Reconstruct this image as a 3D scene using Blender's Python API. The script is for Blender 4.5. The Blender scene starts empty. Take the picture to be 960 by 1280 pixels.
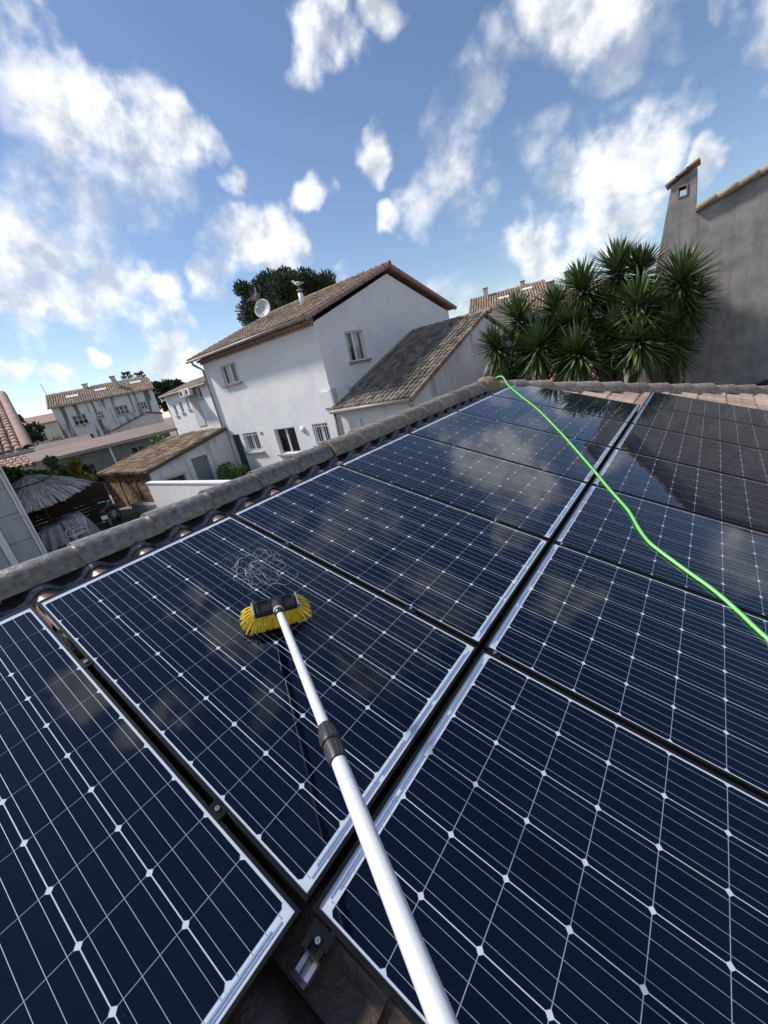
import bpy, bmesh, math, random
from mathutils import Vector, Matrix, Euler, noise as mnoise
R = math.radians
rnd = random.Random(11)
scene = bpy.context.scene
COL = scene.collection

# ------------------------------------------------------------------ camera
TH = math.asin(0.3138)            # pitch of the tiled roof carrying the panels
CT, ST = math.cos(TH), math.sin(TH)
H0 = 2.6                          # height of the panel plane at its middle gap
cam_d = bpy.data.cameras.new('camera')
cam = bpy.data.objects.new('camera', cam_d)
COL.objects.link(cam)
cam_d.sensor_fit = 'HORIZONTAL'
cam_d.sensor_width = 36.0
cam_d.lens = 36.0 * 508.18 / 960.0
cam_d.clip_start = 0.02
cam_d.clip_end = 3000
right = Vector((0.78392, 0.58432, -0.20986))
down = Vector((0.04202, -0.38717, -0.92105))
fwd = Vector((-0.61944, 0.71321, -0.32806))
m = Matrix.Identity(4)
for i in range(3):
    m[i][0], m[i][1], m[i][2] = right[i], -down[i], -fwd[i]
m.translation = Vector((0.7556, 0.2867, 3.7451))
cam.matrix_world = m
scene.camera = cam

# ------------------------------------------------------------------ light
SUN_AZ, SUN_EL = R(-112), R(46)
sd = Vector((math.sin(SUN_AZ) * math.cos(SUN_EL), math.cos(SUN_AZ) * math.cos(SUN_EL), math.sin(SUN_EL)))
sun_l = bpy.data.lights.new('sun', 'SUN')
sun_l.energy = 3.3
sun_l.angle = R(5)
sun_l.color = (1.0, 0.94, 0.86)
sun = bpy.data.objects.new('sun', sun_l)
COL.objects.link(sun)
sun.rotation_euler = (-sd).to_track_quat('-Z', 'Y').to_euler()
sun.location = (0, 0, 40)
vs = scene.view_settings
vs.view_transform = 'Standard'
vs.look = 'None'
vs.exposure = 0.78
vs.gamma = 1.0
vs.use_curve_mapping = False

CLOUDS=[(-0.789,0.396,0.470,0.106),(-0.785,0.359,0.504,0.049),(-0.763,0.452,0.462,0.052),(-0.854,0.323,0.407,0.062),(-0.762,0.370,0.531,0.035),(-0.769,0.496,0.404,0.107),(-0.731,0.542,0.415,0.066),(-0.836,0.412,0.363,0.074),(-0.807,0.458,0.373,0.086),(-0.902,0.318,0.293,0.125),(-0.889,0.375,0.263,0.108),(-0.934,0.267,0.237,0.088),(-0.862,0.444,0.243,0.079),(-0.845,0.489,0.218,0.052),(-0.738,0.610,0.289,0.072),(-0.708,0.603,0.367,0.047),(-0.696,0.668,0.263,0.084),(-0.780,0.572,0.255,0.049),(-0.622,0.707,0.337,0.044),(-0.762,0.570,0.307,0.042),(-0.508,0.695,0.509,0.072),(-0.559,0.675,0.481,0.044),(-0.491,0.725,0.483,0.055),(-0.430,0.744,0.512,0.048),(-0.514,0.773,0.373,0.045),(-0.535,0.767,0.354,0.036),(-0.388,0.840,0.378,0.075),(-0.389,0.864,0.319,0.084),(-0.329,0.860,0.391,0.055),(-0.462,0.836,0.295,0.071),(-0.513,0.814,0.274,0.043),(-0.376,0.891,0.254,0.056),(-0.335,0.890,0.308,0.044),(-0.135,0.915,0.380,0.084),(-0.074,0.929,0.362,0.070),(-0.187,0.908,0.374,0.047),(-0.105,0.942,0.318,0.046),(-0.030,0.933,0.358,0.046),(0.025,0.951,0.309,0.045),(0.023,0.967,0.253,0.039),(-0.155,0.960,0.233,0.092),(-0.086,0.967,0.240,0.070),(-0.233,0.946,0.225,0.065),(-0.045,0.968,0.245,0.044),(-0.245,0.919,0.308,0.060),(-0.196,0.932,0.304,0.043),(-0.254,0.954,0.158,0.090),(-0.311,0.937,0.159,0.058),(-0.186,0.973,0.135,0.086),(-0.135,0.982,0.134,0.058),(-0.462,0.877,0.130,0.065),(-0.422,0.901,0.101,0.052),(-0.497,0.859,0.121,0.040),(-0.873,0.464,0.151,0.062),(-0.881,0.462,0.107,0.060),(-0.857,0.502,0.114,0.053),(-0.927,0.353,0.128,0.031),(-0.957,0.268,0.112,0.047),(-0.963,0.225,0.149,0.033),(-0.626,0.753,0.202,0.034),(-0.022,0.984,0.178,0.034),(-0.337,0.939,0.069,0.055),(-0.586,0.801,0.124,0.045),(-0.191,0.870,0.455,0.086),(-0.074,0.879,0.471,0.094),(-0.044,0.914,0.404,0.080),(-0.284,0.852,0.439,0.043),(-0.116,0.953,0.279,0.057),(-0.039,0.841,0.540,0.053),(-0.316,0.668,0.674,0.113),(-0.357,0.573,0.737,0.088),(-0.160,0.697,0.699,0.078),(-0.193,0.539,0.820,0.128),(-0.044,0.687,0.726,0.096),(-0.057,0.511,0.858,0.070),(-0.361,0.356,0.862,0.088),(-0.335,0.154,0.929,0.065),(-0.218,0.313,0.925,0.065),(-0.468,0.539,0.700,0.065),(0.300,0.903,0.307,0.088),(0.229,0.922,0.312,0.039),(0.121,0.808,0.576,0.088),(0.356,0.870,0.342,0.056),(-0.472,0.073,0.879,0.051),(-0.339,0.095,0.936,0.060),(-0.461,0.306,0.833,0.047),(0.092,0.960,0.264,0.034),(0.086,0.942,0.323,0.053),(0.360,-0.105,0.927,0.224),(0.467,-0.880,0.087,0.185),(0.263,-0.707,0.657,0.246),(-0.569,-0.660,0.492,0.155),(-0.079,-0.962,0.259,0.159),(-0.513,-0.327,0.793,0.139),(0.662,0.728,0.177,0.120),(0.699,-0.669,0.253,0.150),(0.056,-0.503,0.863,0.161),(0.871,0.424,0.248,0.252),(-0.787,-0.605,0.120,0.162),(-0.102,-0.271,0.957,0.123),(0.547,0.001,0.837,0.123),(0.892,-0.216,0.397,0.201),(-0.463,-0.864,0.197,0.216),(-0.793,-0.063,0.606,0.236),(-0.175,-0.840,0.514,0.237),(0.959,-0.234,0.158,0.181),(0.132,-0.869,0.477,0.188),(0.858,0.111,0.501,0.161),(0.706,-0.111,0.699,0.213),(0.484,0.872,0.071,0.197),(0.526,-0.493,0.693,0.257),(0.979,0.184,0.085,0.142),(-0.933,-0.347,0.093,0.185),(0.798,-0.448,0.404,0.125)]


world = bpy.data.worlds.new('World')
scene.world = world
world.use_nodes = True
nt = world.node_tree
for n in list(nt.nodes):
    nt.nodes.remove(n)
def N(t, **kw):
    n = nt.nodes.new(t)
    for k, v in kw.items():
        setattr(n, k, v)
    return n
L = lambda a, b: nt.links.new(a, b)
def math_n(op, a, b=None, clamp=False):
    n = N('ShaderNodeMath', operation=op, use_clamp=clamp)
    for i, v in enumerate((a, b)):
        if v is None: continue
        if hasattr(v, 'links'): L(v, n.inputs[i])
        else: n.inputs[i].default_value = v
    return n.outputs[0]
wout = N('ShaderNodeOutputWorld')
bg = N('ShaderNodeBackground')
bg.inputs['Strength'].default_value = 0.1
L(bg.outputs[0], wout.inputs[0])
sky = N('ShaderNodeTexSky', sky_type='NISHITA')
sky.sun_disc = False
sky.sun_elevation = SUN_EL
sky.sun_rotation = SUN_AZ
sky.altitude = 50
sky.air_density = 1.0
sky.dust_density = 0.2
sky.ozone_density = 2.0
skyc = N('ShaderNodeHueSaturation'); skyc.inputs['Saturation'].default_value = 1.02; tint = N('ShaderNodeVectorMath', operation='MULTIPLY'); L(sky.outputs[0], tint.inputs[0]); tint.inputs[1].default_value = (.80, .775, .80); L(tint.outputs[0], skyc.inputs['Color'])
tc = N('ShaderNodeTexCoord')
dirv = tc.outputs['Generated']
def noise_n(vec, scale, detail, rough):
    n = N('ShaderNodeTexNoise'); n.inputs['Scale'].default_value = scale; n.inputs['Detail'].default_value = detail; n.inputs['Roughness'].default_value = rough
    L(vec, n.inputs['Vector']); return n
def vadd(a, b):
    n = N('ShaderNodeVectorMath', operation='ADD'); L(a, n.inputs[0])
    if hasattr(b, 'links'): L(b, n.inputs[1])
    else: n.inputs[1].default_value = b
    return n.outputs[0]
def smooth(v, a, b):
    n = N('ShaderNodeMapRange', interpolation_type='SMOOTHSTEP'); L(v, n.inputs['Value'])
    for k, x in (('From Min', a), ('From Max', b)):
        if hasattr(x, 'links'): L(x, n.inputs[k])
        else: n.inputs[k].default_value = x
    return n.outputs[0]
warp = noise_n(dirv, 7.0, 3.0, .55)
wsub = N('ShaderNodeVectorMath', operation='SUBTRACT'); L(warp.outputs['Color'], wsub.inputs[0]); wsub.inputs[1].default_value = (.5, .5, .5)
wsc = N('ShaderNodeVectorMath', operation='SCALE'); L(wsub.outputs[0], wsc.inputs[0]); wsc.inputs['Scale'].default_value = 0.17
wdir = vadd(dirv, wsc.outputs[0])
wnor = N('ShaderNodeVectorMath', operation='NORMALIZE'); L(wdir, wnor.inputs[0])
field = None
for (bx, by, bz, br) in CLOUDS:
    dp = N('ShaderNodeVectorMath', operation='DOT_PRODUCT'); L(wnor.outputs[0], dp.inputs[0]); dp.inputs[1].default_value = (bx, by, bz)
    # 1 in the middle of a cloud, 0 at its angular radius
    k = 1.0 / (1.0 - math.cos(br))
    mad = N('ShaderNodeMath', operation='MULTIPLY_ADD'); L(dp.outputs['Value'], mad.inputs[0]); mad.inputs[1].default_value = k; mad.inputs[2].default_value = 1.0 - k - .40 * max(0.0, 1.0 - br / .12)
    if field is None: field = mad.outputs[0]
    else:
        mx = N('ShaderNodeMath', operation='MAXIMUM'); L(field, mx.inputs[0]); L(mad.outputs[0], mx.inputs[1])
        field = mx.outputs[0]
fmax = math_n('MAXIMUM', field, -1.5)
# billows: fine noise eats into the rims; the same noise a little nearer the sun gives their relief
fb = noise_n(dirv, 12.0, 7.0, .58).outputs['Fac']
sunv = (sd.x * .030, sd.y * .030, sd.z * .030 + .012)
fb_s = noise_n(vadd(dirv, sunv), 12.0, 3.0, .58).outputs['Fac']
low = noise_n(vadd(dirv, (3.1, 1.7, 5.2)), 4.0, 2.0, .5).outputs['Fac']
dens = math_n('ADD', fmax, math_n('MULTIPLY', math_n('SUBTRACT', fb, 0.5), 2.7))
soft = math_n('ADD', 0.98, math_n('MULTIPLY', smooth(low, .42, .62), 1.0))
alpha = math_n('MULTIPLY', smooth(dens, 0.0, soft), math_n('ADD', .74, math_n('MULTIPLY', low, .40)), clamp=True)
relief = math_n('MULTIPLY', math_n('SUBTRACT', fb, fb_s), 4.2)
thick = math_n('MULTIPLY', smooth(math_n('ADD', fmax, math_n('MULTIPLY', math_n('SUBTRACT', low, .5), 2.2)), .25, 1.3), 0.75)
shade = math_n('ADD', math_n('SUBTRACT', thick, relief), .10, clamp=True)
ccol = N('ShaderNodeMix', data_type='RGBA'); L(shade, ccol.inputs['Factor'])
ccol.inputs['A'].default_value = (6.6, 6.65, 6.8, 1); ccol.inputs['B'].default_value = (3.7, 4.0, 4.4, 1)
cmix = N('ShaderNodeMix', data_type='RGBA'); L(alpha, cmix.inputs['Factor']); L(skyc.outputs[0], cmix.inputs['A']); L(ccol.outputs['Result'], cmix.inputs['B'])
L(cmix.outputs['Result'], bg.inputs['Color'])

cy = scene.cycles
cy.use_adaptive_sampling = True; cy.adaptive_threshold = 0.025; cy.use_denoising = True
cy.sample_clamp_direct = 6.0; cy.sample_clamp_indirect = 3.0
cy.max_bounces = 6; cy.diffuse_bounces = 3; cy.glossy_bounces = 3; cy.transmission_bounces = 4; cy.transparent_max_bounces = 10
cy.caustics_reflective = False; cy.caustics_refractive = False
world.cycles.sampling_method = 'MANUAL'; world.cycles.sample_map_resolution = 512

# ------------------------------------------------------------------ materials
MATS = {}
def mat(name, col, rough=0.7, col2=None, scale=6.0, detail=5.0, bump=0.0, bscale=None, metal=0.0, spec=0.5,
        island=0.0, objrnd=0.0, stretch=None, stain=None, stain_scale=(3, 3, .5), contrast=(0.35, 0.65), coat=0.0, trans=0.0, bdist=0.02, sthr=(.52, .72)):
    """plain procedural surface: two tones mixed by noise, optional dark run-off stains, value jitter per piece"""
    mm = bpy.data.materials.new(name); mm.use_nodes = True
    t = mm.node_tree; b = t.nodes['Principled BSDF']
    A = lambda ty, **kw: _mk(t, ty, kw)
    K = t.links.new
    tcn = A('ShaderNodeTexCoord')
    vec = tcn.outputs['Object']
    if stretch:
        mp = A('ShaderNodeMapping'); mp.inputs['Scale'].default_value = stretch; K(vec, mp.inputs['Vector']); v1 = mp.outputs[0]
    else: v1 = vec
    nz = A('ShaderNodeTexNoise'); nz.inputs['Scale'].default_value = scale; nz.inputs['Detail'].default_value = detail; nz.inputs['Roughness'].default_value = .6
    K(v1, nz.inputs['Vector'])
    rmp = A('ShaderNodeMapRange'); rmp.inputs['From Min'].default_value = contrast[0]; rmp.inputs['From Max'].default_value = contrast[1]; K(nz.outputs['Fac'], rmp.inputs['Value'])
    mx = A('ShaderNodeMix', data_type='RGBA'); K(rmp.outputs[0], mx.inputs['Factor'])
    c2 = col2 or tuple(min(1, c * 0.8) for c in col)
    mx.inputs['A'].default_value = (*col, 1); mx.inputs['B'].default_value = (*c2, 1)
    cur = mx.outputs['Result']
    if stain:
        mp2 = A('ShaderNodeMapping'); mp2.inputs['Scale'].default_value = stain_scale; K(vec, mp2.inputs['Vector'])
        n2 = A('ShaderNodeTexNoise'); n2.inputs['Scale'].default_value = 1.6; n2.inputs['Detail'].default_value = 6; K(mp2.outputs[0], n2.inputs['Vector'])
        r2 = A('ShaderNodeMapRange', interpolation_type='SMOOTHSTEP'); r2.inputs['From Min'].default_value = sthr[0]; r2.inputs['From Max'].default_value = sthr[1]; r2.inputs['To Max'].default_value = stain[3]; K(n2.outputs['Fac'], r2.inputs['Value'])
        m2 = A('ShaderNodeMix', data_type='RGBA'); K(r2.outputs[0], m2.inputs['Factor']); K(cur, m2.inputs['A']); m2.inputs['B'].default_value = (*stain[:3], 1)
        cur = m2.outputs['Result']
    if island or objrnd:
        hs = A('ShaderNodeHueSaturation')
        if island:
            g = A('ShaderNodeNewGeometry'); src = g.outputs['Random Per Island']; amt = island
        else:
            oi = A('ShaderNodeObjectInfo'); src = oi.outputs['Random']; amt = objrnd
        r3 = A('ShaderNodeMapRange'); r3.inputs['To Min'].default_value = 1 - amt; r3.inputs['To Max'].default_value = 1 + amt; K(src, r3.inputs['Value'])
        K(r3.outputs[0], hs.inputs['Value'])
        r4 = A('ShaderNodeMapRange'); r4.inputs['To Min'].default_value = 1 + amt * .5; r4.inputs['To Max'].default_value = 1 - amt * .5; K(src, r4.inputs['Value'])
        K(r4.outputs[0], hs.inputs['Saturation'])
        K(cur, hs.inputs['Color']); cur = hs.outputs[0]
    K(cur, b.inputs['Base Color'])
    b.inputs['Roughness'].default_value = rough
    b.inputs['Metallic'].default_value = metal
    b.inputs['Specular IOR Level'].default_value = spec
    b.inputs['Coat Weight'].default_value = coat
    b.inputs['Coat Roughness'].default_value = 0.15
    if trans: b.inputs['Transmission Weight'].default_value = trans
    if bump:
        n3 = A('ShaderNodeTexNoise'); n3.inputs['Scale'].default_value = bscale or scale * 4; n3.inputs['Detail'].default_value = 4; K(v1, n3.inputs['Vector'])
        bp = A('ShaderNodeBump'); bp.inputs['Strength'].default_value = bump; bp.inputs['Distance'].default_value = bdist; K(n3.outputs['Fac'], bp.inputs['Height']); K(bp.outputs[0], b.inputs['Normal'])
    MATS[name] = mm
    return mm
def _mk(t, ty, kw):
    n = t.nodes.new(ty)
    for k, v in kw.items(): setattr(n, k, v)
    return n

def glass_mat(name, ior=1.45, rough=0.02, wet=None, bump=0.0, bscale=30):
    """thin pane: clear with a Fresnel reflection; wet = list of (x, y, rx, ry) puddles in object space"""
    mm = bpy.data.materials.new(name); mm.use_nodes = True
    t = mm.node_tree; t.nodes.clear(); K = t.links.new
    A = lambda ty, **kw: _mk(t, ty, kw)
    out = A('ShaderNodeOutputMaterial'); mixs = A('ShaderNodeMixShader'); tr = A('ShaderNodeBsdfTransparent'); gl = A('ShaderNodeBsdfGlossy'); fr = A('ShaderNodeFresnel')
    # a thin sheet reflects alike from both sides
    gn = A('ShaderNodeNewGeometry'); im = A('ShaderNodeMapRange'); K(gn.outputs['Backfacing'], im.inputs['Value'])
    im.inputs['To Min'].default_value = ior; im.inputs['To Max'].default_value = 1.0 / ior; K(im.outputs[0], fr.inputs['IOR'])
    gl.inputs['Roughness'].default_value = rough
    gl.inputs['Color'].default_value = (.97, .98, 1, 1)
    K(fr.outputs[0], mixs.inputs[0]); K(tr.outputs[0], mixs.inputs[1]); K(gl.outputs[0], mixs.inputs[2]); tcn = A('ShaderNodeTexCoord')
    if name.startswith('panel'):
        dm = A('ShaderNodeTexNoise'); dm.inputs['Scale'].default_value = 3.5; dm.inputs['Detail'].default_value = 8; dm.inputs['Roughness'].default_value = .7; K(tcn.outputs['Object'], dm.inputs['Vector'])
        dr_ = A('ShaderNodeMapRange', interpolation_type='SMOOTHSTEP'); dr_.inputs['From Min'].default_value = .50; dr_.inputs['From Max'].default_value = .80; dr_.inputs['To Max'].default_value = .007; K(dm.outputs['Fac'], dr_.inputs['Value'])
        vo = A('ShaderNodeTexVoronoi'); vo.inputs['Scale'].default_value = 38; vo.inputs['Randomness'].default_value = 1; K(tcn.outputs['Object'], vo.inputs['Vector'])
        vr = A('ShaderNodeMapRange'); vr.inputs['From Min'].default_value = .10; vr.inputs['From Max'].default_value = .04; vr.inputs['To Max'].default_value = .06; K(vo.outputs['Distance'], vr.inputs['Value'])
        vs_ = A('ShaderNodeSeparateColor'); K(vo.outputs['Color'], vs_.inputs[0])
        gt = A('ShaderNodeMath', operation='GREATER_THAN'); K(vs_.outputs[0], gt.inputs[0]); gt.inputs[1].default_value = .90
        vm = A('ShaderNodeMath', operation='MULTIPLY'); K(vr.outputs[0], vm.inputs[0]); K(gt.outputs[0], vm.inputs[1])
        sm = A('ShaderNodeMath', operation='ADD'); K(dr_.outputs[0], sm.inputs[0]); K(vm.outputs[0], sm.inputs[1])
        df = A('ShaderNodeBsdfDiffuse'); df.inputs['Color'].default_value = (.45, .43, .40, 1)
        m2 = A('ShaderNodeMixShader'); K(sm.outputs[0], m2.inputs[0]); K(mixs.outputs[0], m2.inputs[1]); K(df.outputs[0], m2.inputs[2]); K(m2.outputs[0], out.inputs[0])
    else: K(mixs.outputs[0], out.inputs[0])
    nz = A('ShaderNodeTexNoise'); nz.inputs['Scale'].default_value = 2.2; nz.inputs['Detail'].default_value = 2; K(tcn.outputs['Object'], nz.inputs['Vector'])
    # slightly uneven glass
    bp = A('ShaderNodeBump'); bp.inputs['Strength'].default_value = 0.25; bp.inputs['Distance'].default_value = 0.004; K(nz.outputs['Fac'], bp.inputs['Height'])
    norm = bp.outputs[0]
    # drying smears: roughness varies
    n5 = A('ShaderNodeTexNoise'); n5.inputs['Scale'].default_value = 9; n5.inputs['Detail'].default_value = 6; K(tcn.outputs['Object'], n5.inputs['Vector'])
    r5 = A('ShaderNodeMapRange'); r5.inputs['From Min'].default_value = .4; r5.inputs['From Max'].default_value = .75; r5.inputs['To Min'].default_value = rough; r5.inputs['To Max'].default_value = rough + .06; K(n5.outputs['Fac'], r5.inputs['Value'])
    K(r5.outputs[0], gl.inputs['Roughness'])
    if wet:
        sep = A('ShaderNodeSeparateXYZ'); K(tcn.outputs['Object'], sep.inputs[0])
        def mth(op, a, b):
            n = A('ShaderNodeMath', operation=op)
            for i, v in enumerate((a, b)):
                if hasattr(v, 'links'): K(v, n.inputs[i])
                else: n.inputs[i].default_value = v
            return n.outputs[0]
        acc = None
        for (x, y, rx, ry) in wet:
            dx = mth('DIVIDE', mth('SUBTRACT', sep.outputs[0], x), rx); dy = mth('DIVIDE', mth('SUBTRACT', sep.outputs[1], y), ry)
            d2 = mth('ADD', mth('MULTIPLY', dx, dx), mth('MULTIPLY', dy, dy)); v = mth('SUBTRACT', 1.0, d2)
            acc = v if acc is None else mth('MAXIMUM', acc, v)
        n6 = A('ShaderNodeTexNoise'); n6.inputs['Scale'].default_value = 12; n6.inputs['Detail'].default_value = 4; K(tcn.outputs['Object'], n6.inputs['Vector'])
        acc = mth('ADD', acc, mth('MULTIPLY', mth('SUBTRACT', n6.outputs['Fac'], .5), 2.2))
        ms = A('ShaderNodeMapRange', interpolation_type='SMOOTHSTEP'); ms.inputs['From Min'].default_value = -.1; ms.inputs['From Max'].default_value = .35; K(acc, ms.inputs['Value'])
        n7 = A('ShaderNodeTexNoise'); n7.inputs['Scale'].default_value = 95; n7.inputs['Detail'].default_value = 3; K(tcn.outputs['Object'], n7.inputs['Vector'])
        n8 = A('ShaderNodeTexVoronoi'); n8.inputs['Scale'].default_value = 120; K(tcn.outputs['Object'], n8.inputs['Vector'])
        hgt = mth('MULTIPLY', mth('ADD', n7.outputs['Fac'], mth('MULTIPLY', n8.outputs['Distance'], -.5)), ms.outputs[0])
        bp2 = A('ShaderNodeBump'); bp2.inputs['Strength'].default_value = 0.5; bp2.inputs['Distance'].default_value = 0.005; K(hgt, bp2.inputs['Height']); K(norm, bp2.inputs['Normal'])
        norm = bp2.outputs[0]
        rsum = mth('ADD', r5.outputs[0], mth('MULTIPLY', ms.outputs[0], .07)); K(rsum, gl.inputs['Roughness'])
    K(norm, gl.inputs['Normal']); K(norm, fr.inputs['Normal'])
    MATS[name] = mm
    return mm

mat('render_white', (.74, .74, .75), .9, (.66, .665, .69), 1.1, detail=8, bump=.3, bscale=60, stain=(.48, .47, .47, .20), stain_scale=(1.1, 1.1, .50), sthr=(.50, .74))
mat('render_white_old', (.70, .70, .71), .9, (.59, .60, .62), 1.3, detail=8, bump=.3, bscale=50, stain=(.20, .20, .21, .6), stain_scale=(1.5, 1.5, .22))
mat('render_cream', (.62, .58, .49), .9, (.52, .48, .40), 1.2, bump=.2, bscale=30, stain=(.3, .28, .25, .5))
mat('render_pinkish', (.50, .47, .46), .9, (.42, .40, .40), 1.2, bump=.2, bscale=30, stain=(.2, .2, .2, .6), stain_scale=(2, 2, .2))
mat('render_grey', (.31, .295, .28), .95, (.20, .19, .183), 2.6, detail=8, bump=.55, bscale=48, stain=(.12, .11, .112, .55), stain_scale=(3.4, 3.4, .30), sthr=(.48, .74), bdist=.03)
mat('garden_white', (.74, .74, .75), .9, (.67, .67, .68), 3, bump=.3, bscale=70, stain=(.42, .42, .42, .4))
mat('render_stained', (.66, .65, .66), .9, (.54, .54, .56), .8, detail=8, bump=.2, bscale=30, stain=(.06, .06, .062, .85), stain_scale=(1.0, 1.0, .11), sthr=(.50, .60))
mat('concrete_dark', (.21, .22, .23), .9, (.14, .15, .155), 2, bump=.2, bscale=30)
mat('concrete', (.36, .355, .35), .9, (.26, .255, .25), 3, bump=.3, bscale=50, stain=(.15, .15, .15, .5))
mat('panel_concrete', (.40, .42, .45), .85, (.35, .365, .39), 1.5, bump=.12, bscale=50, stain=(.25, .26, .27, .4))
mat('white_paint', (.72, .73, .75), .5, (.66, .67, .69), 4)
mat('pvc_white', (.70, .71, .72), .4, (.64, .65, .66), 4)
mat('roof_dark', (.060, .040, .033), .42, (.032, .022, .020), 18, bump=.6, bscale=60, objrnd=.18, bdist=.006)  # main tile field: darker brown than the ridge-side and hip tiles
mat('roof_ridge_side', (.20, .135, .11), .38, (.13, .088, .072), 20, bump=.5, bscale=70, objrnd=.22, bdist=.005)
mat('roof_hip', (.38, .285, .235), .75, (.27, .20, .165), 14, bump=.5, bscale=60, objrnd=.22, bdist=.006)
mat('ridge_grey', (.165, .142, .125), .30, (.075, .064, .058), 26, detail=8, bump=.7, bscale=130, objrnd=.12, contrast=(.42, .6), bdist=.004, coat=.5, stain=(.27, .25, .21, .55), stain_scale=(13, 13, 13), sthr=(.56, .66))
mat('ridge_far', (.27, .22, .185), .6, (.15, .122, .108), 22, detail=8, bump=.7, bscale=110, objrnd=.22, stain=(.36, .33, .27, .6), stain_scale=(9, 9, 9), sthr=(.55, .66), contrast=(.4, .62), bdist=.005)
mat('mortar_lichen', (.20, .17, .14), .9, (.26, .18, .085), 9, detail=8, bump=.8, bscale=50, contrast=(.45, .62))
mat('membrane', (.018, .020, .026), .28, (.030, .033, .040), 30, bump=1.0, bscale=70, spec=.6, bdist=.006)
mat('membrane_edge', (.16, .17, .19), .3, (.06, .065, .08), 60, bump=1.0, bscale=160, metal=.7, bdist=.004)
mat('tile_brown', (.30, .225, .165), .9, (.20, .145, .105), 3, bump=.3, bscale=40, island=.34)
mat('tile_greybrown', (.225, .19, .16), .9, (.14, .12, .10), 2.5, bump=.3, bscale=40, island=.42)
mat('tile_old', (.27, .185, .125), .95, (.15, .105, .075), 2.0, bump=.4, bscale=30, island=.42)
mat('tile_red', (.32, .19, .145), .85, (.23, .14, .11), 4, bump=.3, bscale=40, island=.25, objrnd=0)
mat('tile_pink', (.36, .235, .20), .85, (.25, .165, .145), 5, bump=.3, bscale=50, objrnd=.15)
mat('tile_far', (.33, .25, .18), .95, (.25, .185, .13), .8, bump=.2, bscale=12, island=.25)
mat('roof_sheet', (.20, .145, .13), .9, (.15, .112, .10), 1, bump=.2, bscale=10)
mat('frame_black', (.010, .010, .012), .32, (.016, .016, .018), 12, metal=.5)
mat('backsheet', (.56, .63, .72), .45, (.52, .59, .69), 3, spec=.2)
mat('ribbon', (.40, .46, .56), .4, (.34, .40, .50), 40, metal=.4)
mat('ribbon_strip', (.33, .42, .60), .4, (.27, .36, .54), 60, metal=.3)
mat('aluminium', (.62, .63, .65), .3, (.52, .53, .55), 30, metal=.9)
mat('aluminium_pole', (.72, .73, .75), .36, (.64, .65, .68), 14, detail=8, metal=.22, contrast=(.3, .7), stretch=(30, 30, 30), bump=.05, bscale=600, bdist=.0005)
mat('black_plastic', (.016, .016, .018), .38, (.028, .028, .03), 30, bump=.2, bscale=120, bdist=.002)
mat('bristle', (.88, .66, .025), .5, (.74, .52, .02), 40, island=.22)
mat('hose_green', (.17, .50, .14), .4, (.13, .40, .11), 9, detail=8, spec=.6, contrast=(.45, .75), bump=.1, bscale=300, bdist=.001)
mat('foam', (.86, .88, .90), .3, (.78, .80, .83), 60)
mat('glass_dark', (.015, .018, .022), .06, (.02, .024, .03), 2)
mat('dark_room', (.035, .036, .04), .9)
mat('curtain', (.42, .42, .42), .9, (.34, .34, .34), 12, stretch=(8, 8, .5))
mat('door_green', (.016, .055, .042), .5, (.012, .045, .035), 6)
mat('door_grey', (.20, .235, .25), .7, (.16, .19, .205), 4, stain=(.1, .11, .12, .4))
mat('gutter_zinc', (.35, .345, .34), .5, (.27, .265, .26), 5, metal=.2)
mat('gutter_brown', (.27, .235, .215), .5, (.22, .19, .17), 5)
mat('brick', (.30, .185, .105), .9, (.20, .12, .07), 6, bump=.4, bscale=50, island=.35)
mat('mortar', (.10, .075, .055), .95, (.07, .055, .04), 8)
mat('timber_dark', (.050, .030, .022), .85, (.028, .018, .014), 6, stretch=(1, 1, 8), bump=.4, bscale=40, objrnd=.3)
mat('thatch', (.44, .42, .40), .95, (.26, .245, .23), 8, island=.45)
mat('tarp', (.22, .225, .25), .28, (.15, .155, .175), 6, bump=.2, bscale=20)
mat('chair_white', (.72, .73, .75), .4, (.66, .67, .69), 10)
mat('rubber', (.014, .014, .015), .7)
mat('moto_paint', (.020, .021, .025), .25, coat=.5, stain=(.27, .25, .21, .55), stain_scale=(13, 13, 13), sthr=(.56, .66))
mat('moto_red', (.35, .02, .02), .35)
mat('pine_leaf', (.030, .048, .026), .8, (.050, .072, .036), 1.2, island=.45)
mat('bark', (.10, .075, .055), .95, (.06, .045, .035), 8, bump=.6, bscale=20)
mat('yucca_leaf', (.13, .185, .060), .36, (.065, .105, .042), 3, island=.5, spec=.5)
mat('yucca_dead', (.10, .085, .055), .8, (.06, .055, .035), 3, island=.5)
mat('shrub_leaf', (.12, .20, .045), .6, (.07, .125, .032), 2, island=.4)
mat('shrub_yellow', (.26, .21, .03), .7, (.12, .14, .025), 2, island=.4)
mat('shrub_dark', (.030, .050, .024), .8, (.020, .036, .018), 2, island=.4)
mat('ground', (.20, .175, .15), .95, (.13, .12, .095), .25, detail=8, bump=.3, bscale=3)
mat('yard', (.15, .125, .11), .9, (.095, .08, .07), 1.2, bump=.2, bscale=20)
mat('lawn', (.045, .075, .025), .95, (.03, .052, .018), 3, bump=.5, bscale=60)
mat('soil', (.035, .03, .025), .95, (.022, .02, .016), 4, bump=.8, bscale=20)
mat('feather_white', (.75, .75, .74), .8)
mat('feather_grey', (.22, .24, .27), .8)
mat('beak', (.55, .38, .05), .6)
mat('wire', (.35, .36, .38), .45, metal=.6)
mat('dish', (.50, .50, .51), .6)
mat('awning', (.55, .55, .55), .8)
mat('screed', (.30, .28, .27), .9, (.24, .225, .215), 2)
glass_mat('panel_glass', 1.56, .018)
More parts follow.
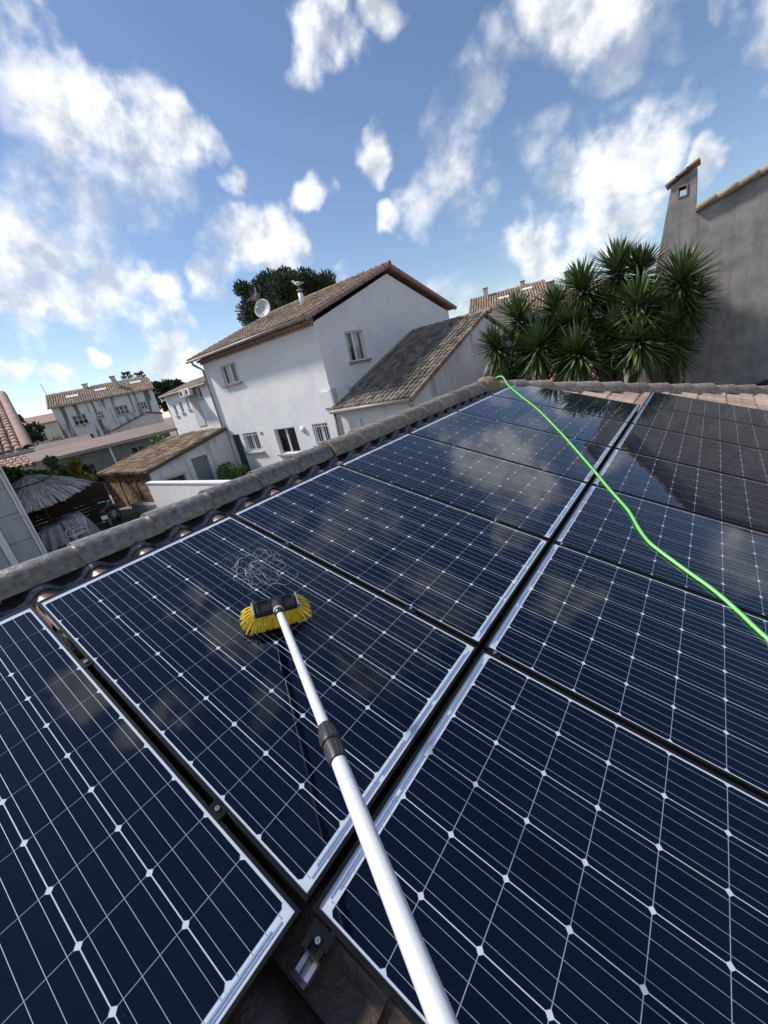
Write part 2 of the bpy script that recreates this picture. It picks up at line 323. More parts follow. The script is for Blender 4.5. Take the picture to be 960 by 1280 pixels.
glass_mat('panel_glass_wet', 1.55, .018, wet=[(.12, .38, .50, .14), (-.32, .33, .26, .20), (.50, .32, .25, .17), (.30, .22, .30, .12)])
glass_mat('window_glass', 1.5, .01)

def cell_mat():
    mm = bpy.data.materials.new('cell'); mm.use_nodes = True
    t = mm.node_tree; b = t.nodes['Principled BSDF']; K = t.links.new
    oi = t.nodes.new('ShaderNodeObjectInfo')
    mx = t.nodes.new('ShaderNodeMix'); mx.data_type = 'RGBA'
    mx.inputs['A'].default_value = (.0004, .0017, .0085, 1); mx.inputs['B'].default_value = (.0006, .0024, .0120, 1)
    K(oi.outputs['Random'], mx.inputs['Factor']); K(mx.outputs['Result'], b.inputs['Base Color'])
    b.inputs['Roughness'].default_value = .5; b.inputs['Specular IOR Level'].default_value = .0
    MATS['cell'] = mm
cell_mat()

# ------------------------------------------------------------------ mesh helpers
def V(*a): return Vector(a)
def tag(o, label=None, cat=None, group=None, kind=None):
    if label: o['label'] = label
    if cat: o['category'] = cat
    if group: o['group'] = group
    if kind: o['kind'] = kind
    return o
def thing(name, label, cat, loc=(0, 0, 0), group=None, matrix=None):
    o = bpy.data.objects.new(name, None); COL.objects.link(o)
    o.empty_display_size = .1
    if matrix is not None: o.matrix_world = matrix
    else: o.location = loc
    return tag(o, label, cat, group)
class MB:
    def __init__(s, off=(0, 0, 0)):
        s.v = []; s.f = []; s.mi = []; s.off = Vector(off); s.cur = 0
    def add(s, vs, fs):
        b = len(s.v); s.v += [Vector(p) - s.off for p in vs]; s.f += [tuple(b + i for i in f) for f in fs]; s.mi += [s.cur] * len(fs)
        return s
    def box(s, lo, hi):
        x0, y0, z0 = lo; x1, y1, z1 = hi
        return s.add([(x0, y0, z0), (x1, y0, z0), (x1, y1, z0), (x0, y1, z0), (x0, y0, z1), (x1, y0, z1), (x1, y1, z1), (x0, y1, z1)],
                     [(0, 3, 2, 1), (4, 5, 6, 7), (0, 1, 5, 4), (1, 2, 6, 5), (2, 3, 7, 6), (3, 0, 4, 7)])
    def obox(s, c, ax, ay, az):
        """box about centre c with half-axis vectors"""
        c, ax, ay, az = map(Vector, (c, ax, ay, az))
        vs = [c + ax * i + ay * j + az * k for k in (-1, 1) for (i, j) in ((-1, -1), (1, -1), (1, 1), (-1, 1))]
        return s.add(vs, [(0, 3, 2, 1), (4, 5, 6, 7), (0, 1, 5, 4), (1, 2, 6, 5), (2, 3, 7, 6), (3, 0, 4, 7)])
    def prism(s, poly, ext):
        """extrude planar polygon (list of points) along vector"""
        n = len(poly); ext = Vector(ext); p = [Vector(q) for q in poly]
        return s.add(p + [q + ext for q in p], [tuple(reversed(range(n))), tuple(range(n, 2 * n))] + [(i, (i + 1) % n, n + (i + 1) % n, n + i) for i in range(n)])
    def tube(s, pts, r, seg=8, cap=True):
        pts = [Vector(p) for p in pts]; n = len(pts)
        rs = r if isinstance(r, (list, tuple)) else [r] * n
        ring = []; up = None
        for i in range(n):
            t = (pts[min(i + 1, n - 1)] - pts[max(i - 1, 0)])
            if t.length < 1e-9: t = Vector((0, 0, 1))
            t.normalize()
            if up is None:
                up = Vector((0, 0, 1)) if abs(t.z) < .9 else Vector((1, 0, 0))
            a = up - t * up.dot(t)
            if a.length < 1e-6: a = t.orthogonal()
            a.normalize(); b = t.cross(a); up = a
            ring += [pts[i] + (a * math.cos(2 * math.pi * k / seg) + b * math.sin(2 * math.pi * k / seg)) * rs[i] for k in range(seg)]
        fs = []
        for i in range(n - 1):
            for k in range(seg):
                k2 = (k + 1) % seg
                fs.append((i * seg + k, i * seg + k2, (i + 1) * seg + k2, (i + 1) * seg + k))
        if cap: fs += [tuple(reversed(range(seg))), tuple(range((n - 1) * seg, n * seg))]
        return s.add(ring, fs)
    def lathe(s, prof, c, axis=(0, 0, 1), seg=16):
        """prof: (radius, height) along axis from c"""
        ax = Vector(axis).normalized(); a = ax.orthogonal().normalized(); b = ax.cross(a); c = Vector(c)
        vs = []; fs = []
        for (r, h) in prof:
            vs += [c + ax * h + (a * math.cos(2 * math.pi * k / seg) + b * math.sin(2 * math.pi * k / seg)) * max(r, 1e-4) for k in range(seg)]
        for i in range(len(prof) - 1):
            for k in range(seg):
                k2 = (k + 1) % seg
                fs.append((i * seg + k, i * seg + k2, (i + 1) * seg + k2, (i + 1) * seg + k))
        fs += [tuple(reversed(range(seg))), tuple(range((len(prof) - 1) * seg, len(prof) * seg))]
        return s.add(vs, fs)
    def grid(s, fn, nu, nv):
        vs = [fn(i / nu, j / nv) for i in range(nu + 1) for j in range(nv + 1)]
        fs = [(i * (nv + 1) + j, (i + 1) * (nv + 1) + j, (i + 1) * (nv + 1) + j + 1, i * (nv + 1) + j + 1) for i in range(nu) for j in range(nv)]
        return s.add(vs, fs)
    def mesh(s, name, mats, smooth=False):
        me = bpy.data.meshes.new(name); me.from_pydata([tuple(p) for p in s.v], [], s.f); me.update()
        for mm in (mats if isinstance(mats, (list, tuple)) else [mats]): me.materials.append(MATS[mm] if isinstance(mm, str) else mm)
        if len(me.materials) > 1: me.polygons.foreach_set('material_index', s.mi)
        if smooth: me.polygons.foreach_set('use_smooth', [True] * len(me.polygons))
        return me
    def build(s, name, mats, parent=None, smooth=False, kind=None):
        o = bpy.data.objects.new(name, s.mesh(name, mats, smooth)); COL.objects.link(o)
        if parent is not None: o.parent = parent
        if kind: o['kind'] = kind
        return o
def put(name, me, parent=None, loc=None, rot=None, kind=None, mtx=None):
    o = bpy.data.objects.new(name, me); COL.objects.link(o)
    if parent is not None: o.parent = parent
    if mtx is not None: o.matrix_local = mtx
    if loc is not None: o.location = loc
    if rot is not None: o.rotation_euler = rot
    if kind: o['kind'] = kind
    return o
def shade_auto(o, deg=35):
    me = o.data if hasattr(o, 'data') else o
    bm = bmesh.new(); bm.from_mesh(me)
    for f in bm.faces: f.smooth = True
    for e in bm.edges:
        if len(e.link_faces) == 2 and e.calc_face_angle(0) > R(deg): e.smooth = False
    bm.to_mesh(me); bm.free()
    return o
def bevel_mesh(me, w, seg=1, deg=30):
    bm = bmesh.new(); bm.from_mesh(me)
    es = [e for e in bm.edges if len(e.link_faces) == 2 and e.calc_face_angle(0) > R(deg)]
    bmesh.ops.bevel(bm, geom=es, offset=w, segments=seg, profile=.5, affect='EDGES')
    bm.to_mesh(me); bm.free()
    return me
ROOF = Matrix.Translation((0, 0, H0)) @ Matrix.Rotation(TH, 4, 'Y')    # roof frame: x down the slope, y along the ridge, z off the roof
def rw(a, y, c): return ROOF @ Vector((a, y, c))

# ================================================================== SETTING: ground
def sheet(name, mname, x0, y0, x1, y1, z, n=1):
    mb = MB()
    mb.grid(lambda u, v: (x0 + (x1 - x0) * u, y0 + (y1 - y0) * v, z), n, n)
    return tag(mb.build(name, mname), kind='structure')
sheet('ground', 'ground', -1500, -1500, 1500, 1500, -.006, 4)
sheet('yard', 'yard', -20.2, -4, -6, 11.6, .0)
sheet('lawn', 'lawn', -19.9, 5.0, -17.6, 6.9, .006)

# ================================================================== THE HOUSE UNDER THE PANELS
house = thing('house', 'tiled bungalow with grey ridge tiles under the solar panels', 'house', (-1.87, 3.0, 0))
HL = Vector((-1.87, 3.0, 0))
RX, RZ = -1.87, 3.105             # ridge line
EAVE = 1.95 * CT                   # plan distance ridge to the eave on the panel side
TAN = math.tan(TH)
mb = MB(HL)
RUN = 3.75
RIDGE_END = 6.22
x0, x1, y0, y1 = RX - RUN, RX + RUN, -4.0, RIDGE_END + RUN
DZ_ = RZ - .055
ze = DZ_ - RUN * TAN
A_, B_ = (RX, y0, DZ_), (RX, RIDGE_END, DZ_)
mb.add([A_, B_, (x1, y1, ze), (x1, y0, ze), (x0, y1, ze), (x0, y0, ze)], [(0, 3, 2, 1), (0, 1, 4, 5), (1, 2, 4)])
mb.add([(RX, y0, RZ - .14), (RX, RIDGE_END, RZ - .14), (x1, y1, ze - .14), (x1, y0, ze - .14), (x0, y1, ze - .14), (x0, y0, ze - .14)], [(1, 2, 3, 0), (5, 4, 1, 0), (4, 2, 1)])
mb.add([(x1, y0, ze), (x1, y1, ze), (x1, y1, ze - .14), (x1, y0, ze - .14)], [(0, 1, 2, 3)])
mb.add([(x0, y0, ze), (x0, y1, ze), (x0, y1, ze - .14), (x0, y0, ze - .14)], [(3, 2, 1, 0)])
mb.add([(x0, y1, ze), (x1, y1, ze), (x1, y1, ze - .14), (x0, y1, ze - .14)], [(3, 2, 1, 0)])
roof = mb.build('roof', 'roof_hip', house)
mb = MB(HL); mb.box((x0 + .35, y0 + .05, 0), (x1 - .35, y1 - .35, ze - .02))
mb.prism([(x0 + .35, y0 + .05, ze - .02), (x1 - .35, y0 + .05, ze - .02), (RX, y0 + .05, RZ - .15)], (0, .2, 0))
mb.build('wall', 'render_white', house)

# tiles: one hump and one pan each, lapped down the slope
TP, TLn, TEX = .2345, .41, .36
def tprof(y):                      # height of the tile surface across one module
    y = y % TP
    if y < .085: return .004 * abs(y - .0425) / .0425
    return .004 + .054 * math.sin(math.pi * (y - .085) / (TP - .085)) ** .85
YS = [0, .03, .06, .085, .10, .12, .14, .16, .18, .2, .22, TP]
def tile_mesh(mname):
    mb = MB(); n = len(YS)
    top = [(0, y, tprof(min(y, TP - 1e-6))) for y in YS] + [(TLn, y, tprof(min(y, TP - 1e-6)) + .016) for y in YS]
    bot = [(TLn, y, tprof(min(y, TP - 1e-6)) + .001) for y in YS]
    mb.add(top + bot, [(i, n + i, n + i + 1, i + 1) for i in range(n - 1)] + [(n + i, 2 * n + i, 2 * n + i + 1, n + i + 1) for i in range(n - 1)] + [(0, 2 * n, n)] + [(n - 1, 2 * n - 1, 3 * n - 1)])
    me = mb.mesh('tile_' + mname, mname)
    return shade_auto(me, 40)
t_dark, t_side, t_hip = tile_mesh('roof_dark'), tile_mesh('roof_ridge_side'), tile_mesh('roof_hip')
LOC_ROOF = Matrix.Translation(-HL) @ ROOF
def hip_y(a): return RIDGE_END + (a + 1.95) * CT
hidden = MB()
PAN = -.128
Y0 = 1.04 - .16 - TP * 14
jr = random.Random(3)
for k in range(11):
    a = -1.93 + TEX * k
    for j in range(0, 62):
        y = Y0 + TP * j
        if y + TP > hip_y(a + .2) + .10: continue
        mtx = LOC_ROOF @ Matrix.Translation((a, y + jr.uniform(-.003, .003), PAN)) @ Matrix.Rotation(jr.uniform(-.012, .012), 4, 'Z')
        on_left = a + TLn < .05 and a > -1.75
        covered_l = (-1.55 < a and a + TLn < .03 and y < 6.3)
        covered_r = (a > .07 and a + TLn < 1.72 and .62 < y and y + TP < 7.45)
        if covered_l or covered_r or y < -.75 or a > 1.75:
            b = len(hidden.v)
            n = len(YS)
            pts = [mtx @ Vector((0, q, tprof(min(q, TP - 1e-6)))) for q in YS] + [mtx @ Vector((TLn, q, tprof(min(q, TP - 1e-6)) + .016)) for q in YS]
            hidden.add(pts, [(i, n + i, n + i + 1, i + 1) for i in range(n - 1)])
            continue
        me = t_hip if y > 6.0 else (t_side if a < -1.6 else t_dark)
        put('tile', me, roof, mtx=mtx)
hidden.build('tile_field', 'roof_dark', roof, smooth=True, kind='stuff')

# black flexible ridge roll dressed over the humps, crimped foil edge
def memb(a0, a1, lift, name, mname, jag=0.0):
    mb = MB()
    n = 430
    yy0, yy1 = -2.2, 6.15
    def fn(u, v):
        y = yy0 + (yy1 - yy0) * u
        a = a0 + (a1 - a0) * v
        if v > .99: a += jag * math.sin(y * 260) + jag * .7 * math.sin(y * 97)
        c = PAN + tprof(y - Y0) + lift + .012 * (1 - v) + .0035 * math.sin(y * 210 + v * 3) * (v if jag else .6)
        return LOC_ROOF @ Vector((a, y, c))
    mb.grid(fn, n, 3)
    return mb.build(name, mname, roof, smooth=True)
memb(-1.94, -1.806, .018, 'ridge_membrane', 'membrane')
memb(-1.808, -1.782, .017, 'membrane_edge', 'membrane_edge', .003)

def half_round(Lt, w, h, tmat, name, taper=.93):
    mb = MB(); ns = 12
    prof = []
    for i in range(ns + 1):
        t = math.pi * i / ns
        prof.append((-math.cos(t) * w, math.sin(t) ** .9 * h))
    inn = [(x * .88, z * .86 - .004) for x, z in prof]
    vs = []
    for (yy, k) in ((0, taper), (Lt - .012, 1.0), (Lt, .985)):
        vs += [(x * k, yy, z * k) for x, z in prof]
    vs += [(x, Lt, z) for x, z in inn]
    m_ = ns + 1
    fs = []
    for r_ in range(3):
        fs += [(r_ * m_ + i, r_ * m_ + i + 1, (r_ + 1) * m_ + i + 1, (r_ + 1) * m_ + i) for i in range(ns)]
    fs += [(i, m_ + i, m_ + i, i) for i in ()]
    mb.add(vs, fs)
    me = mb.mesh(name, tmat)
    return shade_auto(me, 40)
rt_near = half_round(.43, .112, .112, 'ridge_grey', 'ridge_tile_near')
rt_far = half_round(.43, .116, .118, 'ridge_far', 'ridge_tile_far')
y = .80 - .39 * 7
k = 0
while y < RIDGE_END - .05:
    far = y > 2.6
    hgt = 1 + .07 * max(0, y - .5)
    yaw = jr.uniform(-.012, .012)
    # each tile laps the one farther away
    mtx = Matrix.Translation(Vector((RX + jr.uniform(-.004, .004), y + .41, RZ + .012 + jr.uniform(-.003, .003))) - HL) @ Matrix.Rotation(math.pi + yaw, 4, 'Z') @ Matrix.Rotation(.02, 4, 'X') @ Matrix.Diagonal((1, 1, hgt, 1))
    put('ridge_tile', rt_far if far else rt_near, roof, mtx=mtx)
    y += .39; k += 1
# mortar cap where the hips meet the ridge
mb = MB(HL)
def cap(u, v):
    t, p_ = math.pi * 2 * u, math.pi * .5 * v
    nz = 1 + .10 * mnoise.noise(Vector((math.cos(t) * 1.6, math.sin(t) * 1.6, p_ * 2)))
    return Vector((RX + .20 * math.cos(t) * math.cos(p_) * nz, RIDGE_END - .02 + .30 * math.sin(t) * math.cos(p_) * nz, RZ - .04 + .235 * math.sin(p_) * nz))
mb.grid(cap, 28, 10)
mb.build('mortar_cap', 'mortar_lichen', roof, smooth=True)
# hip tiles
hipd = Vector((1, 1, -TAN)); step = .40
L_h = math.hypot(math.hypot(1, 1), TAN)
t_hipround = half_round(.46, .135, .14, 'ridge_far', 'hip_tile_round')
for side in (1, -1):
    ax = Vector((side, 1, -TAN)).normalized()
    zup = Vector((0, 0, 1)); xx = ax.cross(zup).normalized(); up = xx.cross(ax)
    nT = int(RUN * L_h / step) + 1
    for q in range(nT):
        P = Vector((RX, RIDGE_END, RZ - .005)) + ax * (.10 + step * q)
        sc = 1 + jr.uniform(-.08, .08)
        mm = Matrix(((xx.x, ax.x, up.x, P.x - HL.x), (xx.y, ax.y, up.y, P.y - HL.y), (xx.z, ax.z, up.z, P.z - HL.z), (0, 0, 0, 1)))
        mm = mm @ Matrix.Rotation(jr.uniform(-.03, .03), 4, 'Z') @ Matrix.Rotation(.045, 4, 'X') @ Matrix.Diagonal((sc, 1, sc, 1))
        put('hip_tile', t_hipround, roof, mtx=mm)
# gutter on the panel side
mb = MB(HL)
mb.tube([(x1 + .06, y0, ze - .06), (x1 + .06, y1, ze - .06)], .065, 10)
mb.build('gutter', 'gutter_zinc', house, smooth=True)

# ================================================================== SOLAR PANELS
HX, HY, LIP = .8295, .4955, .0105
PU, PV = .1584, .1598
X0 = .7905
mb = MB()
mb.box((-HX, -HY, -.036), (HX, -HY + LIP, .0046)); mb.box((-HX, HY - LIP, -.036), (HX, HY, .0046))
mb.box((-HX, -HY + LIP, -.036), (-HX + LIP, HY - LIP, .0046)); mb.box((HX - LIP, -HY + LIP, -.036), (HX, HY - LIP, .0046))
me_frame = bevel_mesh(mb.mesh('panel_frame', 'frame_black'), .0011)
mb = MB(); mb.box((-HX + LIP, -HY + LIP, -.006), (HX - LIP, HY - LIP, -.0006))
me_back = mb.mesh('backsheet', 'backsheet')
h, ch = .07845, .0082
hu = .0781
octg = [(-hu + ch, -h), (hu - ch, -h), (hu, -h + ch), (hu, h - ch), (hu - ch, h), (-hu + ch, h), (-hu, h - ch), (-hu, -h + ch)]
mb = MB(); mb.prism([(x, y, -.0003) for x, y in octg], (0, 0, .0005))
me_cell = mb.mesh('cell', 'cell')
mb = MB(); 
for j in range(6):
    for q in (-.375, -.125, .125, .375):
        yy = (j - 2.5) * PV + q * .1566
        mb.box((X0 - 10 * PU - .008, yy - .00058, .0003), (X0 + .010, yy + .00058, .0007))
# string connectors on the white strip at the low end
mb.cur = 1
for (s0, s1, xx) in ((-.455, -.17, .8075), (-.15, .15, .8075), (.17, .455, .8075), (-.43, -.02, .8005), (.02, .43, .8005)):
    mb.box((xx - .0022, s0, .0003), (xx + .0022, s1, .0008))
for j in range(6):
    for q in (-.375, -.125, .125, .375):
        yy = (j - 2.5) * PV + q * .1566
        mb.box((.7985, yy - .0012, .00035), (.8025, yy + .0012, .0010))
for q in range(16):
    mb.box((.8125, -.40 + q * .004, .0002), (.8165, -.40 + q * .004 + (.0012 if q % 3 else .0022), .0006))
me_bus = mb.mesh('busbars', ['ribbon', 'ribbon_strip'])
mb = MB(); mb.add([(-HX + LIP, -HY + LIP, .0032), (HX - LIP, -HY + LIP, .0032), (HX - LIP, HY - LIP, .0032), (-HX + LIP, HY - LIP, .0032)], [(0, 1, 2, 3)])
me_glass = mb.mesh('cover_glass', 'panel_glass'); 
me_glass_w = me_glass.copy(); me_glass_w.materials.clear(); me_glass_w.materials.append(MATS['panel_glass_wet'])
mb = MB(); mb.box((-.05, -.06, -.024), (.05, .06, -.0075)); me_jb = mb.mesh('junction_box', 'black_plastic')
PITCH = 1.0092
ORD = ['nearest', 'second nearest', 'third', 'fourth', 'fifth', 'sixth', 'farthest']
lab_l = {0: 'solar panel in the near left corner, lower end cut off by the frame',
         1: 'wet solar panel carrying the yellow washing brush',
         2: 'solar panel just beyond the brushed one, mirroring a grey cloud',
         3: 'fourth panel from the camera in the ridge side column, half blue half cloud',
         4: 'fifth panel from the camera in the ridge side column, mirroring white cloud',
         5: 'sixth panel from the camera in the ridge side column, crossed by the green hose',
         6: 'farthest panel of the ridge side column, at the mortar cap'}
lab_r = {1: 'large near solar panel on the right, beside the pole collar',
         2: 'second solar panel of the right column, crossed by the hose at right edge',
         3: 'third solar panel of the right column, with the green hose lying across it',
         4: 'fourth solar panel of the right column, split by a dark reflection',
         5: 'fifth solar panel of the right column, mostly dark',
         6: 'sixth solar panel of the right column, dark, second from the hip',
         7: 'last dark solar panel of the right column, next to the hip tiles'}
pq = random.Random(2)
def panel(ac, yc, flip, label, wet=False):
    mtx = ROOF @ Matrix.Translation((ac, yc, 0))
    mtx = mtx @ Matrix.Rotation(R(pq.uniform(-.12, .12)), 4, 'X') @ Matrix.Rotation(R(pq.uniform(-.10, .10)), 4, 'Y')
    if flip: mtx = mtx @ Matrix.Rotation(math.pi, 4, 'Z')
    t = thing('solar_panel', label, 'solar panel', matrix=mtx, group='solar panels on the tiled roof')
    put('frame', me_frame, t); put('backsheet', me_back, t)
    put('busbars', me_bus, t, kind='stuff')
    for i in range(10):
        for j in range(6):
            put('cell', me_cell, t, loc=(X0 - (i + .5) * PU, (j - 2.5) * PV, 0))
    put('cover_glass', me_glass_w if wet else me_glass, t)
    put('junction_box', me_jb, t, loc=(.55, 0, 0))
    return t
for i in range(7): panel(-X0, i * PITCH, False, lab_l[i], wet=(i == 1))
for i in range(1, 8): panel(.0977 + X0, i * PITCH, True, lab_r[i])

# rails and clamps
RAILS = [('l', -1.112, -.62, 6.62, 'aluminium mounting rail under the ridge side panels, nearer the ridge'),
         ('l', -.300, -.62, 6.62, 'aluminium mounting rail under the ridge side panels, nearer the middle gap'),
         ('r', .108, .425, 7.62, 'aluminium mounting rail with its cut end showing beside the pole'),
         ('r', 1.30, .425, 7.62, 'aluminium mounting rail under the outer half of the right panels')]
mb = MB(); Lr = 1.0
U = [(-.019, -.03), (.019, -.03), (.019, .0), (.008, .0), (.008, -.004), (.014, -.004), (.014, -.026), (-.014, -.026), (-.014, -.004), (-.008, -.004), (-.008, 0), (-.019, 0)]
for (c, a, ya, yb, lab) in RAILS:
    t = thing('mounting_rail', lab, 'rail', matrix=ROOF @ Matrix.Translation((a, ya, -.0365)), group='mounting rails under the panels')
    mb = MB(); mb.prism([(x, 0, z) for x, z in U], (0, yb - ya, 0)); mb.build('channel', 'aluminium', t)
    yy = .25
    while yy < yb - ya:
        mb = MB(); mb.box((-.016, yy - .02, -.085), (.016, yy + .02, -.0305)); yy += 1.1
        mb.build('roof_hook', 'aluminium', t)
    if c == 'r':
        mb = MB(); mb.box((-.0195, -.012, -.0305), (.0195, -.001, -.004)); mb.build('end_cap', 'black_plastic', t)
mb = MB(); mb.box((-.026, -.0085, -.036), (.026, .0085, .0035)); mb.box((-.026, -.017, .0048), (.026, .017, .0080))
me_cl = bevel_mesh(mb.mesh('clamp_body', 'frame_black'), .001)
mb = MB(); mb.box((-.03, -.032, -.034), (.03, .006, -.004)); mb.box((-.03, -.012, -.004), (.03, .019, .0078)); mb.box((-.024, -.03, -.004), (-.012, -.012, .010)); mb.box((.012, -.03, -.004), (.024, -.012, .010))
me_cle = bevel_mesh(mb.mesh('end_clamp_body', 'frame_black'), .001)
mb = MB(); mb.lathe([(.0065, 0), (.0065, .006), (.0042, .006), (.0042, .002), (.0001, .002)], (0, 0, .0075), seg=12)
me_bolt = mb.mesh('bolt', 'aluminium')
nm = {0: 'first and second', 1: 'second and third', 2: 'third and fourth', 3: 'fourth and fifth', 4: 'fifth and sixth', 5: 'sixth and seventh'}
for (c, a, ya, yb, lab) in RAILS:
    lo = 0 if c == 'l' else 1
    for i in range(lo, lo + 6):
        yb_ = (i + .5) * PITCH
        where = ('left column, ' + ('ridge rail' if a < -1 else 'middle rail')) if c == 'l' else ('right column, ' + ('inner rail' if a < .5 else 'outer rail'))
        t = thing('panel_clamp', 'black clamp with bright bolt between %s panels of %s' % (nm[i - lo], where), 'clamp', matrix=ROOF @ Matrix.Translation((a, yb_, 0)), group='clamps between the panels')
        put('body', me_cl, t); put('bolt', me_bolt, t)
    if c == 'r':
        t = thing('panel_clamp', 'black end clamp on the near edge of the right panel, ' + ('beside the rail end' if a < .5 else 'farther down the slope'), 'clamp', matrix=ROOF @ Matrix.Translation((a, .5 * PITCH - .020 + .004, 0)), group='clamps between the panels')
        put('body', me_cle, t); put('bolt', me_bolt, t, loc=(0, -.008, -.001))

# ================================================================== WASHING BRUSH ON ITS POLE
BP = Vector((-.551, 1.039, 2.955))       # pole end at the brush (world)
PE = Vector((.590, .409, 2.985))         # pole end in the photographer's reach, past the frame
pd = (PE - BP).normalized()
nrm = (ROOF.to_3x3() @ Vector((0, 0, 1))).normalized()
ba = nrm.cross(pd).normalized()          # long axis of the brush head
bf = ba.cross(nrm).normalized()          # towards the pole, along the glass
if bf.dot(pd) < 0: bf = -bf
base = rw(-.728, 1.098, .004)            # contact point on the glass
brush = thing('washing_brush', 'yellow bristled washing brush on a telescopic aluminium pole', 'brush', base)
def bl(u, v, w): return base + ba * u + bf * v + nrm * w
tilt = .30
mb = MB(base)
# backing block, tilted so that its back faces the photographer
def bb(u, v, w):
    ct, st = math.cos(tilt), math.sin(tilt)
    return bl(u, v * ct + w * st, .078 + (-v * st + w * ct))
def blk(mb, u0, u1, v0, v1, w0, w1, ins=.0):
    vs = [bb(u0, v0, w0), bb(u1, v0, w0), bb(u1, v1, w0), bb(u0, v1, w0), bb(u0 + ins, v0 + ins, w1), bb(u1 - ins, v0 + ins, w1), bb(u1 - ins, v1 - ins, w1), bb(u0 + ins, v1 - ins, w1)]
    mb.add(vs, [(0, 3, 2, 1), (4, 5, 6, 7), (0, 1, 5, 4), (1, 2, 6, 5), (2, 3, 7, 6), (3, 0, 4, 7)])
blk(mb, -.086, .086, -.036, .036, -.008, .016, .004)
head = mb.build('head', 'black_plastic', brush)
bevel_mesh(head.data, .003, 2)
mb = MB(base)
for (u0, u1) in ((-.078, -.022), (.022, .078)):
    blk(mb, u0, u1, -.028, -.022, .0165, .022); blk(mb, u0, u1, .022, .028, .0165, .022); blk(mb, u0, u0 + .006, -.0215, .0215, .0165, .022); blk(mb, u1 - .006, u1, -.0215, .0215, .0165, .022)
mb.build('head_rib', 'black_plastic', head)
mb = MB(base); blk(mb, -.096, -.087, -.034, .034, -.012, .020, .002); blk(mb, .087, .096, -.034, .034, -.012, .020, .002)
mb.build('bumper', 'gutter_zinc', head)
# tufts: rows along the block, splayed at the ends and sides
mb = MB(base); br = random.Random(8)
def tuft(u, v, du, dv, ln, r0, r1):
    A0 = bb(u, v, -.008)
    tip = bl(u + du, v + dv, max(.001, .076 - ln))
    for q in range(9):
        o = ba * br.uniform(-r0, r0) + bf * br.uniform(-r0, r0)
        o2 = ba * br.uniform(-r1, r1) + bf * br.uniform(-r1, r1) + nrm * br.uniform(0, .006)
        mid = (A0 + tip) * .5 + (ba * du + bf * dv) * .10
        mb.tube([A0 + o, mid + (o + o2) * .5, tip + o2], [.0010, .0013, .0010], 3, True)
NU = 30
for i in range(NU):
    f = i / (NU - 1) * 2 - 1
    for (v, dv, ln) in ((-.030, -.028, .066), (-.015, -.010, .075), (.0, .004, .075), (.015, .016, .073), (.030, .032, .068)):
        tuft(f * .082, v, f * abs(f) ** 3 * .034, dv * (1 + br.uniform(-.1, .1)), ln + br.uniform(-.004, .003), .0022, .006)
for side in (-1, 1):
    for (v, dv, du, ln) in ((-.03, -.03, .045, .05), (-.018, -.018, .052, .047), (-.006, -.006, .055, .045), (.006, .008, .055, .045), (.018, .02, .052, .047), (.03, .035, .045, .052), (-.024, -.01, .05, .06), (.0, .0, .055, .062), (.024, .015, .05, .06)):
        tuft(side * .088, v, side * du, dv, ln, .003, .007)
mb.build('bristles', 'bristle', brush, kind='stuff')
# socket, ferrule, pole sections and twist collar
sock = bb(0, .004, .016)
mb = MB(base); mb.tube([sock - nrm * .004, sock + nrm * .010 + pd * .012, BP + pd * .02 - nrm * 0, BP + pd * .060], [.020, .019, .018, .0165], 16)
mb.build('socket', 'black_plastic', brush, smooth=True)
mb = MB(base); mb.tube([BP + pd * .012, BP + pd * .03], [.0205, .0205], 18); mb.build('ferrule', 'gutter_zinc', brush)
tot = (PE - BP).length
c0, c1 = .690, .805
mb = MB(base); mb.tube([BP + pd * .058, BP + pd * (c0 + .02)], [.0140, .0140], 24); shade_auto(mb.build('pole_section', 'aluminium_pole', brush))
mb = MB(base); mb.tube([BP + pd * (c1 - .02), PE], [.0170, .0170], 28); shade_auto(mb.build('pole_section', 'aluminium_pole', brush))
mb = MB(base); mb.tube([BP + pd * (c1 + .060), BP + pd * (c1 + .0605)], [.01715, .01715], 28); mb.build('pole_seam', 'gutter_zinc', brush)
mb = MB(base)
mb.lathe([(.0145, 0), (.0175, .001), (.0195, .012), (.0232, .040), (.0238, .052), (.0232, .058), (.0190, .060), (.0190, .064), (.0222, .066), (.0225, .072), (.0205, .112), (.0185, .114), (.0172, .115)], BP + pd * c0, pd, 32)
collar = mb.build('collar', 'black_plastic', brush); shade_auto(collar, 40)
mb = MB(base)
for q in range(14):
    a = 2 * math.pi * q / 14
    e1 = pd.orthogonal().normalized(); e2 = pd.cross(e1); rr = e1 * math.cos(a) + e2 * math.sin(a)
    mb.tube([BP + pd * (c0 + .008) + rr * .0187, BP + pd * (c0 + .040) + rr * .0232, BP + pd * (c0 + .054) + rr * .0236], [.0010, .0016, .0014], 5)
    mb.tube([BP + pd * (c0 + .074) + rr * .0224, BP + pd * (c0 + .108) + rr * .0206], [.0012, .0012], 5)
mb.build('grip_rib', 'black_plastic', collar)
